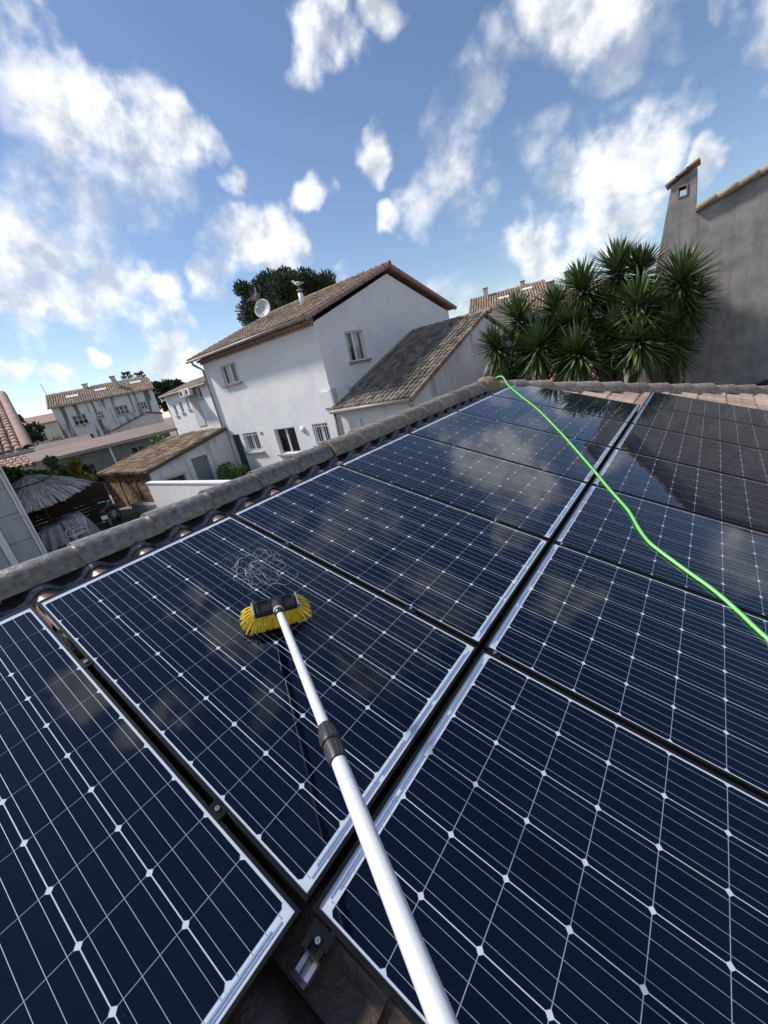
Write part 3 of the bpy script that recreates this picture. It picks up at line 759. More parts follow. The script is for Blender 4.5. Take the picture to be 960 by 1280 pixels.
# foam and spray left by the water jet beside the brush
mb = MB(); fr_ = random.Random(21)
fo = rw(-1.06, 1.27, .004)
mb.off = fo
def arc(ca, cy, r, a0, a1, n, wob, rad):
    pts = []
    for q in range(n + 1):
        a = a0 + (a1 - a0) * q / n
        rr = r * (1 + wob * mnoise.noise(Vector((a * 2.2, r * 30, 0))))
        pts.append(rw(ca + rr * math.cos(a) * 1.15, cy + rr * math.sin(a), .0042 + rad * .3))
    mb.tube(pts, [rad * fr_.uniform(.4, 1.2) for _ in pts], 5)
for q in range(7):
    arc(-1.055 + fr_.uniform(-.03, .03), 1.275 + fr_.uniform(-.03, .03), fr_.uniform(.06, .125), fr_.uniform(0, 6.28), fr_.uniform(3.0, 8.5), 30, .8, fr_.uniform(.0003, .0007))
for q in range(420):
    a = fr_.uniform(0, 6.28); r_ = abs(fr_.gauss(.09, .06))
    p_ = rw(-1.055 + r_ * math.cos(a), 1.27 + r_ * math.sin(a), .0045)
    ds_ = fr_.uniform(.35, .9); mb.lathe([(.0010 * ds_, 0), (.0014 * ds_, .0004), (.0009 * ds_, .0010 * ds_), (.0001, .0013 * ds_)], p_, nrm, 6)
tag(mb.build('soap_foam', 'foam', smooth=True), 'white foam swirl on the wet panel just above the yellow brush', 'foam')
bpy.data.objects['soap_foam'].location = fo

# ================================================================== GREEN HOSE
HP = [(-2.02, 6.44, -.10), (-1.92, 6.43, .035), (-1.82, 6.40, .085), (-1.72, 6.30, .060), (-1.61, 6.17, .022), (-1.264, 5.731, .0125), (-.933, 5.317, .0125), (-.499, 4.662, .0125), (-.251, 4.259, .0125), (.036, 3.778, .0125), (.165, 3.552, .0125), (.276, 3.37, .0125), (.368, 3.215, .0125), (.452, 3.011, .0125), (.515, 2.89, .0125), (.584, 2.814, .0125), (.729, 2.687, .0125), (.821, 2.613, .0125), (.89, 2.541, .0125), (.954, 2.461, .0125), (1.043, 2.343, .0125), (1.28, 2.08, .0125), (1.50, 1.90, .0125)]
pts = [rw(*p_) for p_ in HP]
def catmull(P, n=8):
    out = []
    for i in range(len(P) - 1):
        p0, p1, p2, p3 = P[max(i - 1, 0)], P[i], P[i + 1], P[min(i + 2, len(P) - 1)]
        for k in range(n):
            t = k / n
            out.append(.5 * ((2 * p1) + (-p0 + p2) * t + (2 * p0 - 5 * p1 + 4 * p2 - p3) * t * t + (-p0 + 3 * p1 - 3 * p2 + p3) * t ** 3))
    return out + [P[-1]]
mb = MB(pts[10]); mb.tube(catmull(pts, 8), .0102, 12)
ho = mb.build('garden_hose', 'hose_green', smooth=True); ho.location = pts[10]
tag(ho, 'bright green garden hose snaking across the panels', 'hose')

# ================================================================== BUILDING HELPERS
def wall_face(mb, o, u, w, prof, holes, nrm_, depth=.22):
    """flat wall from point o along unit u; prof = [(s, ztop)...] top outline; holes = [(s0, s1, z0, z1)] with reveals going inward"""
    o, u, nn = Vector(o), Vector(u), Vector(nrm_)
    ss = sorted(set([0.0, w] + [h[0] for h in holes] + [h[1] for h in holes] + [p[0] for p in prof]))
    def top(s):
        for (a, za), (b, zb) in zip(prof, prof[1:]):
            if a <= s <= b: return za + (zb - za) * (s - a) / (b - a)
        return prof[-1][1]
    P = lambda s, z: o + u * s + Vector((0, 0, z))
    for s0, s1 in zip(ss, ss[1:]):
        sm = (s0 + s1) / 2
        hz = sorted([(h[2], h[3]) for h in holes if h[0] < sm < h[1]])
        z = 0.0
        for (a, b) in hz:
            if a > z: mb.add([P(s0, z), P(s1, z), P(s1, a), P(s0, a)], [(0, 1, 2, 3)])
            z = b
        mb.add([P(s0, z), P(s1, z), P(s1, top(s1)), P(s0, top(s0))], [(0, 1, 2, 3)])
    for (a, b, c, d) in holes:
        q = [P(a, c), P(b, c), P(b, d), P(a, d)]; r_ = [p - nn * depth for p in q]
        mb.add(q + r_, [(0, 4, 5, 1), (1, 5, 6, 2), (2, 6, 7, 3), (3, 7, 4, 0)])
def window(parent, off, o, u, nrm_, s0, s1, z0, z1, sash=2, bars=0, sill='tile_red', curtain=False, frame_m='pvc_white', inset=.13, label=None):
    """window in a wall hole: frame with sashes, pane, dark room behind, sill, optional iron bars"""
    o, u, nn = Vector(o), Vector(u), Vector(nrm_)
    zz = Vector((0, 0, 1))
    P = lambda s, z, d: o + u * s + zz * z - nn * d
    mb = MB(off); t = .055
    def bar(sa, sb, za, zb, d=inset, th=.03):
        c = P((sa + sb) / 2, (za + zb) / 2, d); mb.obox(c, u * (sb - sa) / 2, nn * th, zz * (zb - za) / 2)
    bar(s0 + .002, s0 + t, z0 + .002, z1 - .002); bar(s1 - t, s1 - .002, z0 + .002, z1 - .002); bar(s0 + t, s1 - t, z0 + .002, z0 + t); bar(s0 + t, s1 - t, z1 - t, z1 - .002)
    if sash == 2: bar((s0 + s1) / 2 - .045, (s0 + s1) / 2 + .045, z0 + t, z1 - t, th=.027)
    if sash == 3:
        for f in (1 / 3, 2 / 3): bar(s0 + (s1 - s0) * f - .03, s0 + (s1 - s0) * f + .03, z0 + t, z1 - t, th=.027)
        bar(s0 + t, s1 - t, (z0 + z1) / 2 - .02, (z0 + z1) / 2 + .02, th=.020)
    w_ = mb.build('window', frame_m, parent)
    if label: w_['label'] = label
    mb = MB(off); mb.add([P(s0 + t, z0 + t, inset + .012), P(s1 - t, z0 + t, inset + .012), P(s1 - t, z1 - t, inset + .012), P(s0 + t, z1 - t, inset + .012)], [(0, 1, 2, 3)])
    mb.build('pane', 'window_glass', w_)
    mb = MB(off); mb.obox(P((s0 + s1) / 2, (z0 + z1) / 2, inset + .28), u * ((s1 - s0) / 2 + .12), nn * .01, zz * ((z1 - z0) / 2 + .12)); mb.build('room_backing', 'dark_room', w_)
    if curtain:
        mb = MB(off)
        ww = s1 - s0
        for (a, b) in ((s0 + t, s0 + t + ww * .34), (s1 - t - ww * .34, s1 - t)):
            n = 14
            vs = []
            for i in range(n + 1):
                s = a + (b - a) * i / n; d = inset + .10 + .015 * math.sin(i * 1.9)
                vs += [P(s, z0 + .03, d), P(s, z1 - .03, d)]
            mb.add(vs, [(2 * i, 2 * i + 2, 2 * i + 3, 2 * i + 1) for i in range(n)])
        mb.build('curtain', 'curtain', w_)
    if sill:
        mb = MB(off); c = P((s0 + s1) / 2, z0 - .035, -.035); mb.obox(c, u * ((s1 - s0) / 2 + .12), nn * .075, zz * .033); mb.build('sill', sill, w_)
    if bars:
        mb = MB(off)
        for i in range(bars):
            s = s0 + (s1 - s0) * (i + .5) / bars
            mb.tube([P(s, z0 + .02, .03), P(s, z1 - .02, .03)], .011, 6)
        for z in (z0 + .12, z1 - .12): mb.tube([P(s0 + .004, z, .03), P(s1 - .004, z, .03)], .010, 6)
        mb.build('window_bars', 'white_paint', w_)
    return w_
def barrel_tiles(mb, o, u, s, w, ln, pitch=.21, ex=.34, r=.085, jit=.012, seed=1, sag=0.0):
    """courses of round cover tiles on a slope: o = eave corner, u along the eave, s up the slope (unit vectors)"""
    o, u, s = Vector(o), Vector(u), Vector(s); n = u.cross(s).normalized()
    if n.z < 0: n = -n
    q = random.Random(seed)
    nc, nr = int(w / pitch), int(ln / ex)
    ph = w / nc; exr = ln / nr
    ng = 5
    for c in range(nc):
        for k in range(nr):
            b = o + u * ((c + .5) * ph + q.uniform(-jit, jit)) + s * (k * exr + q.uniform(-jit, jit)) + n * (.005 + q.uniform(0, jit * .7))
            if sag: b += n * sag * mnoise.noise(Vector((c * .16, k * .22, seed)))
            l_ = exr * 1.12
            vs = []
            for (d, rr, lift) in ((0, 1.0, .022), (l_, .86, .0)):
                for g in range(ng + 1):
                    t = math.pi * g / ng
                    vs.append(b + s * d + u * (-math.cos(t) * r * rr) + n * (math.sin(t) * r * rr * .8 + lift))
            vs += [b + u * (-r * .9) + n * -.01, b + u * (r * .9) + n * -.01]
            m_ = ng + 1
            fs = [(g, g + 1, m_ + g + 1, m_ + g) for g in range(ng)]
            fs.append(tuple([2 * m_] + list(range(0, m_)) + [2 * m_ + 1]))
            mb.add(vs, fs)
    return mb
def slab(mb, pts, th):
    """roof deck: planar quad extruded downwards"""
    return mb.prism(pts, (0, 0, -th))

# ================================================================== WHITE TWO-STOREY HOUSE
HA = Vector((-14.3, 16.7, 0))
hA = thing('white_house', 'white two-storey house with brown tiled roof, green door and gable window', 'house', HA)
ax0, ax1, ay0, ay1 = -18.2, -10.4, 11.69, 21.83
aE, aP, aM = 5.74, 7.42, 16.76
F0 = Vector((ax0, ay0, 0))
fh = [(ax0, ax1)]
front_holes = [(1.30, 2.55, 4.50, 5.34), (.35, 1.08, .01, 2.23), (1.35, 2.55, 1.32, 2.23), (3.80, 5.20, 1.10, 2.23), (6.30, 7.20, 1.36, 2.22)]
gab_holes = [(1.50, 2.60, 4.20, 5.32)]
mb = MB(HA)
wall_face(mb, F0, (1, 0, 0), ax1 - ax0, [(0, aE + .30), (ax1 - ax0, aE + .30)], front_holes, (0, -1, 0))
wall_face(mb, (ax1, ay0, 0), (0, 1, 0), ay1 - ay0, [(0, aE), (aM - ay0, aP), (ay1 - ay0, aE)], gab_holes, (1, 0, 0))
wall_face(mb, (ax1, ay1, 0), (-1, 0, 0), ax1 - ax0, [(0, aE + .1), (ax1 - ax0, aE + .1)], [], (0, 1, 0))
wall_face(mb, (ax0, ay1, 0), (0, -1, 0), ay1 - ay0, [(0, aE), (ay1 - aM, aP), (ay1 - ay0, aE)], [], (-1, 0, 0))
mb.build('wall', 'render_white', hA)
FN, GN = (0, -1, 0), (1, 0, 0)
window(hA, HA, F0, (1, 0, 0), FN, *front_holes[0], sash=2, curtain=True, label='small upper window with red sill')
window(hA, HA, F0, (1, 0, 0), FN, *front_holes[2], sash=2, bars=7, sill='concrete')
window(hA, HA, F0, (1, 0, 0), FN, *front_holes[3], sash=2, sill='concrete', label='wide ground floor window without bars')
window(hA, HA, F0, (1, 0, 0), FN, *front_holes[4], sash=2, bars=7, sill='concrete')
window(hA, HA, (ax1, ay0, 0), (0, 1, 0), GN, *gab_holes[0], sash=2, curtain=True, label='gable window with open white sash')
mb = MB(HA); mb.box((ax0 + .355, ay0 + .10, .01), (ax0 + 1.075, ay0 + .15, 2.225)); dr = mb.build('door', 'door_green', hA)
mb = MB(HA); mb.box((ax0 + .45, ay0 + .094, 1.25), (ax0 + .98, ay0 + .0995, 2.1)); mb.box((ax0 + .45, ay0 + .094, .2), (ax0 + .98, ay0 + .0995, 1.1)); mb.build('door_panel', 'door_green', dr)
mb = MB(HA); mb.tube([(ax0 + .99, ay0 + .095, 1.05), (ax0 + .99, ay0 + .05, 1.05), (ax0 + .90, ay0 + .05, 1.05)], .011, 6); mb.build('handle', 'aluminium', dr)
# eaves course of small round tiles, two rows
mb = MB(HA)
n = 42
for row, (yo, zo) in enumerate(((-.11, aE - .06), (-.24, aE + .045))):
    mb.cur = 0
    for i in range(n):
        xc = ax0 - .02 + (ax1 - ax0 + .04) * (i + .5) / n
        pts = []
        for g in range(6):
            t = math.pi * g / 5
            pts.append((xc - math.cos(t) * .088, ay0 + yo, zo - .035 + math.sin(t) * .07))
        mb.prism(pts, (0, -yo - .003, 0))
    mb.box((ax0 - .03, ay0 + yo - .02, zo + .038), (ax1 + .03, ay0 - .003, zo + .056))
mb.build('eaves_course', 'tile_pink', hA, kind='stuff')
# roof: two slopes, tiles, ridge and verge
sl = (aP - aE) / (aM - ay0)
eo = .42
rz0 = aE + .20 - eo * sl * .3
ry0 = ay0 - eo
rzt = rz0 + (aM - ry0) * sl
xo0, xo1 = ax0 - .38, ax1 + .16
mb = MB(HA)
slab(mb, [(xo0, ry0, rz0), (xo1, ry0, rz0), (xo1, aM, rzt), (xo0, aM, rzt)], .07)
ry1 = 2 * aM - ry0
slab(mb, [(xo0, aM, rzt), (xo1, aM, rzt), (xo1, ry1, rz0), (xo0, ry1, rz0)], .07)
rA = mb.build('roof', 'tile_red', hA)
sv = Vector((0, aM - ry0, rzt - rz0)); sl_len = sv.length; sv.normalize()
mb = MB(HA)
barrel_tiles(mb, (xo0, ry0 - .06, rz0 + .01), (1, 0, 0), sv, xo1 - xo0 - .12, sl_len + .05, .205, .34, .085, seed=5)
sv2 = Vector((0, -sv.y, sv.z))
barrel_tiles(mb, (xo1, ry1 + .06, rz0 + .01), (-1, 0, 0), sv2, xo1 - xo0, sl_len, .205, .34, .085, seed=6)
mb.build('roof_tiles', 'tile_brown', rA, kind='stuff')
mb = MB(HA)
for xs in (xo1 - .06, xo1 + .03):
    for (a, b, zs) in ((Vector((xs, ry0 - .06, rz0)), Vector((xs, aM, rzt)), 1), (Vector((xs, ry1 + .06, rz0)), Vector((xs, aM, rzt)), 1)):
        d = (b - a); l_ = d.length; d.normalize(); k = 0.0
        while k < l_ - .1:
            p0 = a + d * k + Vector((0, 0, .05 if xs < xo1 else -.02)); p1 = p0 + d * .40
            mb.tube([p0, p1], [.105, .070], 9); k += .34
mb.build('verge_tiles', 'tile_pink', rA, kind='stuff')
mb = MB(HA); x = xo0
while x < xo1 - .1:
    mb.tube([(x, aM, rzt + .02), (x + .40, aM, rzt + .035)], [.10, .115], 10); x += .35
mb.build('ridge_tiles', 'tile_brown', rA, kind='stuff')
# gutters and downpipes
mb = MB(HA); mb.tube([(xo0 - .02, ry0 - .10, rz0 - .03), (xo1 - .03, ry0 - .10, rz0 - .02)], .058, 10); mb.build('gutter', 'gutter_brown', hA, smooth=True)
mb = MB(HA); mb.tube([(ax0 + .02, ry0 - .08, rz0 - .08), (ax0 + .02, ry0 - .05, rz0 - .2), (ax0 + .02, ay0 - .07, rz0 - .48), (ax0 + .02, ay0 - .07, .05)], .055, 10); mb.build('downpipe', 'gutter_zinc', hA, smooth=True)
# parapet block at the corner with its own downpipe
mb = MB(HA); mb.box((ax1 - .52, ay0 - .10, 2.76), (ax1 - .02, ay0 - .003, 3.36)); mb.box((ax1 - .02, ay0 - .10, 2.76), (ax1 + .13, ay0 + .95, 3.40)); mb.build('parapet_block', 'render_white_old', hA)
mb = MB(HA); mb.tube([(ax1 + .06, ay0 - .17, 2.74), (ax1 + .06, ay0 - .17, .05)], .07, 10); mb.build('downpipe', 'gutter_brown', hA, smooth=True)
mb = MB(HA); mb.lathe([(.135, 0), (.135, .03), (.12, .07), (.06, .095), (.001, .10)], (-12.46, ay0, 2.08), (0, -1, 0), 16); mb.build('wall_lamp', 'white_paint', hA, smooth=True)
mb = MB(HA); mb.box((-15.42, ay0 - .02, 2.08), (-15.24, ay0 - .002, 2.20)); mb.build('vent_grille', 'tile_red', hA)
# things on the roof
FL = Vector((-13.2, 14.2, rz0 + (14.2 - ry0) * sl + .05))
fl = thing('flue_pipe', 'pale metal flue pipe with a gull on its cap', 'chimney', FL)
mb = MB(FL); mb.tube([FL - Vector((0, 0, .08)), FL + Vector((0, 0, .50))], .105, 14); mb.build('pipe', 'white_paint', fl, smooth=True)
mb = MB(FL); mb.lathe([(.20, 0), (.17, .05), (.115, .06)], FL - Vector((0, 0, .07)), seg=14); mb.build('flashing', 'gutter_zinc', fl)
mb = MB(FL)
for a in range(4): mb.tube([FL + Vector((.08 * math.cos(a * 1.57), .08 * math.sin(a * 1.57), .49)), FL + Vector((.08 * math.cos(a * 1.57), .08 * math.sin(a * 1.57), .60))], .008, 5)
mb.lathe([(.15, 0), (.15, .012), (.10, .035), (.001, .045)], FL + Vector((0, 0, .595)), seg=14); mb.build('cap', 'gutter_zinc', fl)
GL = FL + Vector((0, 0, .637))
gull = thing('seagull', 'white gull with grey wings standing on the flue cap', 'gull', GL)
gf = Vector((-.75, -.30, 0)).normalized(); gs = Vector((-gf.y, gf.x, 0)); gu = Vector((0, 0, 1))
mb = MB(GL)
st_ = [(-.20, .20, .004), (-.15, .205, .035), (-.06, .22, .068), (.05, .235, .078), (.12, .265, .060), (.155, .315, .042), (.18, .35, .046), (.215, .355, .040), (.24, .35, .018)]
mb.tube([GL + gf * a + gu * b for a, b, c in st_], [c for a, b, c in st_], 12)
mb.build('body', 'feather_white', gull, smooth=True)
mb = MB(GL)
for s in (-1, 1):
    w = [(.08, .25, .058), (.0, .245, .074), (-.10, .225, .060), (-.20, .205, .030), (-.27, .195, .006)]
    top_ = [GL + gf * a + gu * (b + .035) + gs * s * c for a, b, c in w]; bo_ = [GL + gf * a + gu * (b - .035) + gs * s * (c + .008) for a, b, c in w]
    inn_ = [p - gs * s * .012 for p in top_]
    n = len(w)
    mb.add(top_ + bo_ + inn_, [(i, i + 1, n + i + 1, n + i) for i in range(n - 1)] + [(i, 2 * n + i, 2 * n + i + 1, i + 1) for i in range(n - 1)])
mb.build('wing', 'feather_grey', gull, smooth=True)
mb = MB(GL); mb.tube([GL + gf * .235 + gu * .35, GL + gf * .275 + gu * .345, GL + gf * .30 + gu * .335], [.013, .011, .003], 6); mb.build('beak', 'beak', gull)
mb = MB(GL)
for s in (-.03, .03):
    mb.tube([GL + gs * s + gu * .17, GL + gs * s + gu * .0], .006, 5); mb.tube([GL + gs * s + gu * .004 - gf * .01, GL + gs * s + gu * .004 + gf * .05], [.006, .012], 5)
mb.build('legs', 'beak', gull)
DP = Vector((-16.05, 14.5, rz0 + (14.5 - ry0) * sl + .03))
ds = thing('satellite_dish', 'grey satellite dish on a short mast on the roof', 'satellite dish', DP)
dn = Vector((.35, -.90, .30)).normalized()
mb = MB(DP); mb.tube([DP - Vector((0, 0, .1)), DP + Vector((0, 0, .55))], .025, 8); mb.build('mast', 'wire', ds)
dc = DP + Vector((0, 0, .42)) + dn * .10
mb = MB(DP); mb.lathe([(.001, 0), (.20, .02), (.34, .07), (.43, .13), (.43, .145), (.33, .085), (.001, .02)], dc, dn, 24); mb.build('dish', 'dish', ds, smooth=True)
mb = MB(DP); mb.tube([dc - Vector((0, 0, .40)) + dn * .12, dc + dn * .55 - Vector((0, 0, .12))], .012, 6); mb.tube([dc + dn * .50 - Vector((0, 0, .12)), dc + dn * .60 - Vector((0, 0, .10))], .035, 8); mb.build('feed_arm', 'wire', ds)
AP = Vector((-16.75, 14.7, rz0 + (14.7 - ry0) * sl + .03))
an = thing('roof_aerial', 'thin television aerial standing beside the satellite dish', 'aerial', AP)
mb = MB(AP); mb.tube([AP - Vector((0, 0, .1)), AP + Vector((0, 0, 1.25))], .018, 6); mb.build('mast', 'wire', an)
mb = MB(AP); e1 = Vector((.9, -.43, 0)); e2 = Vector((.43, .9, 0))
mb.tube([AP + Vector((0, 0, 1.1)) - e1 * .75, AP + Vector((0, 0, 1.2)) + e1 * .45], .014, 6)
for k in range(6):
    c = AP + Vector((0, 0, 1.12 + .013 * k)) + e1 * (-.6 + k * .19); mb.tube([c - e2 * (.30 - .02 * k), c + e2 * (.30 - .02 * k)], .008, 5)
for k in range(5):
    c = AP + Vector((0, 0, 1.22)) + e1 * (.18 + k * .07) ; mb.tube([c - Vector((.0, 0, .10)) - e1 * .06, c + Vector((0, 0, .22)) + e1 * .06], .007, 5)
mb.tube([AP + Vector((0, 0, .55)) - e1 * .7, AP + Vector((0, 0, .6)) + e1 * .3], .012, 6)
mb.build('elements', 'wire', an)

# ================================================================== GARAGE WING
GA = Vector((-8.6, 15, 0))
gA = thing('garage_wing', 'low white garage with weathered tile roof and roller shutter', 'garage', GA)
gx0, gx1, gy0, gyr = ax1 + .003, -6.85, 11.75, 18.0
gE, gR = 2.60, 4.82
gy1 = 2 * gyr - gy0
shol = [(1.05, 2.55, .02, 2.22)]
mb = MB(GA)
wall_face(mb, (gx0, gy0, 0), (1, 0, 0), gx1 - gx0, [(0, gE), (gx1 - gx0, gE)], shol, FN)
wall_face(mb, (gx1, gy0, 0), (0, 1, 0), gy1 - gy0, [(0, gE), (gyr - gy0, gR), (gy1 - gy0, gE)], [], GN)
wall_face(mb, (gx1, gy1, 0), (-1, 0, 0), gx1 - gx0, [(0, gE), (gx1 - gx0, gE)], [], (0, 1, 0))
mb.build('wall', 'render_white_old', gA)
mb = MB(GA)
sh_o = Vector((gx0 + 1.05, gy0, 0))
mb.box((gx0 + 1.055, gy0 + .10, .02), (gx0 + 2.545, gy0 + .12, 2.215)); sh = mb.build('roller_shutter', 'white_paint', gA)
mb = MB(GA); me_sl = None
for k in range(20):
    z = .04 + k * .109
    o_ = MB(GA); o_.box((gx0 + 1.06, gy0 + .080, z), (gx0 + 2.54, gy0 + .099, z + .098)); o_.build('slat', 'white_paint', sh)
gs_ = (gR - gE) / (gyr - gy0)
geo = .30
gz0 = gE + .10 - geo * gs_ * .6
mb = MB(GA)
slab(mb, [(gx0, gy0 - geo, gz0), (gx1 + .12, gy0 - geo, gz0), (gx1 + .12, gyr, gz0 + (gyr - gy0 + geo) * gs_), (gx0, gyr, gz0 + (gyr - gy0 + geo) * gs_)], .06)
gzt = gz0 + (gyr - gy0 + geo) * gs_
slab(mb, [(gx0, gyr, gzt), (gx1 + .12, gyr, gzt), (gx1 + .12, gy1 + geo, gz0), (gx0, gy1 + geo, gz0)], .06)
rG = mb.build('roof', 'tile_greybrown', gA)
sv = Vector((0, gyr - gy0 + geo, gzt - gz0)); gl_ = sv.length; sv.normalize()
mb = MB(GA)
barrel_tiles(mb, (gx0 + .02, gy0 - geo - .06, gz0 + .01), (1, 0, 0), sv, gx1 - gx0 + .02, gl_ + .05, .20, .33, .085, seed=9, jit=.014)
barrel_tiles(mb, (gx1 + .1, gy1 + geo, gz0 + .01), (-1, 0, 0), Vector((0, -sv.y, sv.z)), gx1 - gx0 + .08, gl_, .20, .33, .085, seed=10)
mb.build('roof_tiles', 'tile_greybrown', rG, kind='stuff')
mb = MB(GA); k = 0.0
while k < gl_ - .1:
    p0 = Vector((gx1 + .13, gy0 - geo - .05, gz0 + .01)) + sv * k; mb.tube([p0, p0 + sv * .40], [.10, .08], 9); k += .33
k = gx0
while k < gx1:
    mb.tube([(k, gyr, gzt + .02), (k + .4, gyr, gzt + .03)], [.10, .115], 9); k += .35
mb.build('verge_tiles', 'tile_brown', rG, kind='stuff')
mb = MB(GA); mb.box((gx0, ay0 - .05 + .062, gzt * 0 + 3.0), (gx0 + .02, gyr, 3.001))
mb = MB(GA)
pA, pB = Vector((gx0 + .05, gy0 - geo, gz0 + .10)), Vector((gx0 + .05, gyr, gzt + .10))
mb.obox((pA + pB) / 2, (.05, 0, 0), (pB - pA) / 2, (0, 0, .05)); mb.build('flashing', 'gutter_zinc', rG)
mb = MB(GA); mb.tube([(gx0 + .03, gy0 - geo - .08, gz0 - .02), (gx1 + .10, gy0 - geo - .08, gz0 - .03)], .07, 10); mb.build('gutter', 'gutter_brown', gA, smooth=True)
mb = MB(GA); mb.tube([(gx1 - .02, gy0 - geo - .08, gz0 - .07), (gx1 - .02, gy0 - geo - .05, gz0 - .16), (gx1 + .02, gy0 - .06, gz0 - .32), (gx1 + .02, gy0 - .06, .05)], .045, 9); mb.build('downpipe', 'gutter_zinc', gA, smooth=True)

# ================================================================== OLD SHED AGAINST THE HOUSE
SH = Vector((-20.8, 9.5, 0))
shd = thing('old_shed', 'low shed with sagging brown tiles, brick front and grey door', 'shed', SH)
sx0, sx1, sy0, sy1, sE, sT = -23.7, -18.05, 7.49, 11.63, 1.72, 2.56
mb = MB(SH)
holes_s = [(.40, 1.42, .62, 1.24), (1.95, 2.77, .01, 1.70)]
wall_face(mb, (sx1, sy0, 0), (0, 1, 0), sy1 - sy0, [(0, sE), (sy1 - sy0, sT)], holes_s, GN)
mb.build('wall', 'render_white_old', shd)
mb = MB(SH); mb.prism([(sx0, sy0 + .17, 0), (sx0, sy1, 0), (sx0, sy1, sT), (sx0, sy0 + .17, sE)], (.15, 0, 0)); mb.build('wall', 'render_white_old', shd)
mb = MB(SH); mb.box((sx0, sy0 + .03, 0), (sx1 - .01, sy0 + .16, sE)); br_w = mb.build('brick_wall', 'mortar', shd)
mb = MB(SH); q_ = random.Random(4)
nrow = 15; bh = sE / nrow
for r_ in range(nrow):
    x = sx0 + (.0 if r_ % 2 else -.16)
    while x < sx1 - .02:
        a, b = max(x, sx0) + .012, min(x + .32, sx1 - .005) - .012
        if b - a > .03:
            dy = q_.uniform(0, .012)
            mb.box((a, sy0 + dy, r_ * bh + .012), (b, sy0 + .05, (r_ + 1) * bh - .012))
        x += .32
mb.build('bricks', 'brick', br_w, kind='stuff')
for xx in (sx0 + .05, -21.9, -19.95, sx1 - .06):
    mb = MB(SH); mb.box((xx - .05, sy0 - .03, 0), (xx + .05, sy0 - .002, sE)); mb.build('wall_post', 'brick', br_w)
mb = MB(SH); mb.box((sx1 - .16, sy0 + 1.955, .01), (sx1 - .11, sy0 + 2.765, 1.695)); sdr = mb.build('door', 'door_grey', shd)
mb = MB(SH)
for k in range(4): mb.box((sx1 - .1095, sy0 + 1.98 + k * .195, .04), (sx1 - .10, sy0 + 2.16 + k * .195, 1.67))
mb.build('door_boards', 'door_grey', sdr)
mb = MB(SH); mb.box((sx1 - .30, sy0 + .36, .58), (sx1 - .235, sy0 + 1.46, 1.28)); mb.build('opening_backing', 'dark_room', shd)
mb = MB(SH)
for k in range(9):
    y_ = sy0 + .44 + k * .115; mb.tube([(sx1 - .04, y_, .63), (sx1 - .04, y_, 1.23)], .012, 5)
mb.tube([(sx1 - .04, sy0 + .405, 1.12), (sx1 - .04, sy0 + 1.415, 1.12)], .014, 5); mb.build('window_bars', 'gutter_zinc', shd)
mb = MB(SH); mb.box((sx1 + .002, sy0 + .30, 1.25), (sx1 + .16, sy0 + 1.52, 1.28))
for k in range(10): mb.prism([(sx1 + .155, sy0 + .30 + k * .122, 1.249), (sx1 + .155, sy0 + .422 + k * .122, 1.249), (sx1 + .155, sy0 + .40 + k * .122, 1.18), (sx1 + .155, sy0 + .32 + k * .122, 1.18)], (.008, 0, 0))
mb.build('awning', 'awning', shd)
mb = MB(SH)
ss_ = (sT - sE) / (sy1 - sy0)
slab(mb, [(sx0 - .12, sy0 - .16, sE + .05 - .16 * ss_), (sx1 + .16, sy0 - .16, sE + .05 - .16 * ss_), (sx1 + .16, sy1, sT + .05), (sx0 - .12, sy1, sT + .05)], .05)
rS = mb.build('roof', 'tile_old', shd)
sv = Vector((0, sy1 - sy0 + .16, (sy1 - sy0 + .16) * ss_)); sl2 = sv.length; sv.normalize()
mb = MB(SH); barrel_tiles(mb, (sx0 - .10, sy0 - .20, sE + .06 - .2 * ss_), (1, 0, 0), sv, sx1 - sx0 + .22, sl2, .235, .36, .095, jit=.03, seed=14, sag=.10)
mb.build('roof_tiles', 'tile_old', rS, kind='stuff')
mb = MB(SH); mb.box((sx1 + .165, sy0 - .14, sE - .03), (sx1 + .175, sy0 - .13, sE)); 
mb = MB(SH)
mb.obox(Vector((sx1 + .185, (sy0 + sy1) / 2 - .08, (sE + sT) / 2 + .02)), (.02, 0, 0), sv * (sl2 / 2 - .02), Vector((0, -sv.z, sv.y)) * .07); mb.build('fascia', 'bark', rS)

# ================================================================== WHITE GARDEN WALL
GW = Vector((-11, 7.1, 0))
gw = thing('garden_wall', 'plain white rendered garden wall behind the ridge tiles', 'wall', GW)
mb = MB(GW); mb.box((-17.4, 7.0, 0), (-6.2, 7.18, 1.36)); mb.build('wall', 'garden_white', gw)
mb = MB(GW); mb.box((-17.44, 6.97, 1.361), (-6.16, 7.21, 1.415)); mb.build('coping', 'white_paint', gw)
mb = MB(); mb.box((-20.0, 6.95, 0), (-17.75, 7.30, .40)); tag(mb.build('low_kerb_wall', 'concrete'), 'low mossy concrete kerb wall in front of the brick shed front', 'wall')

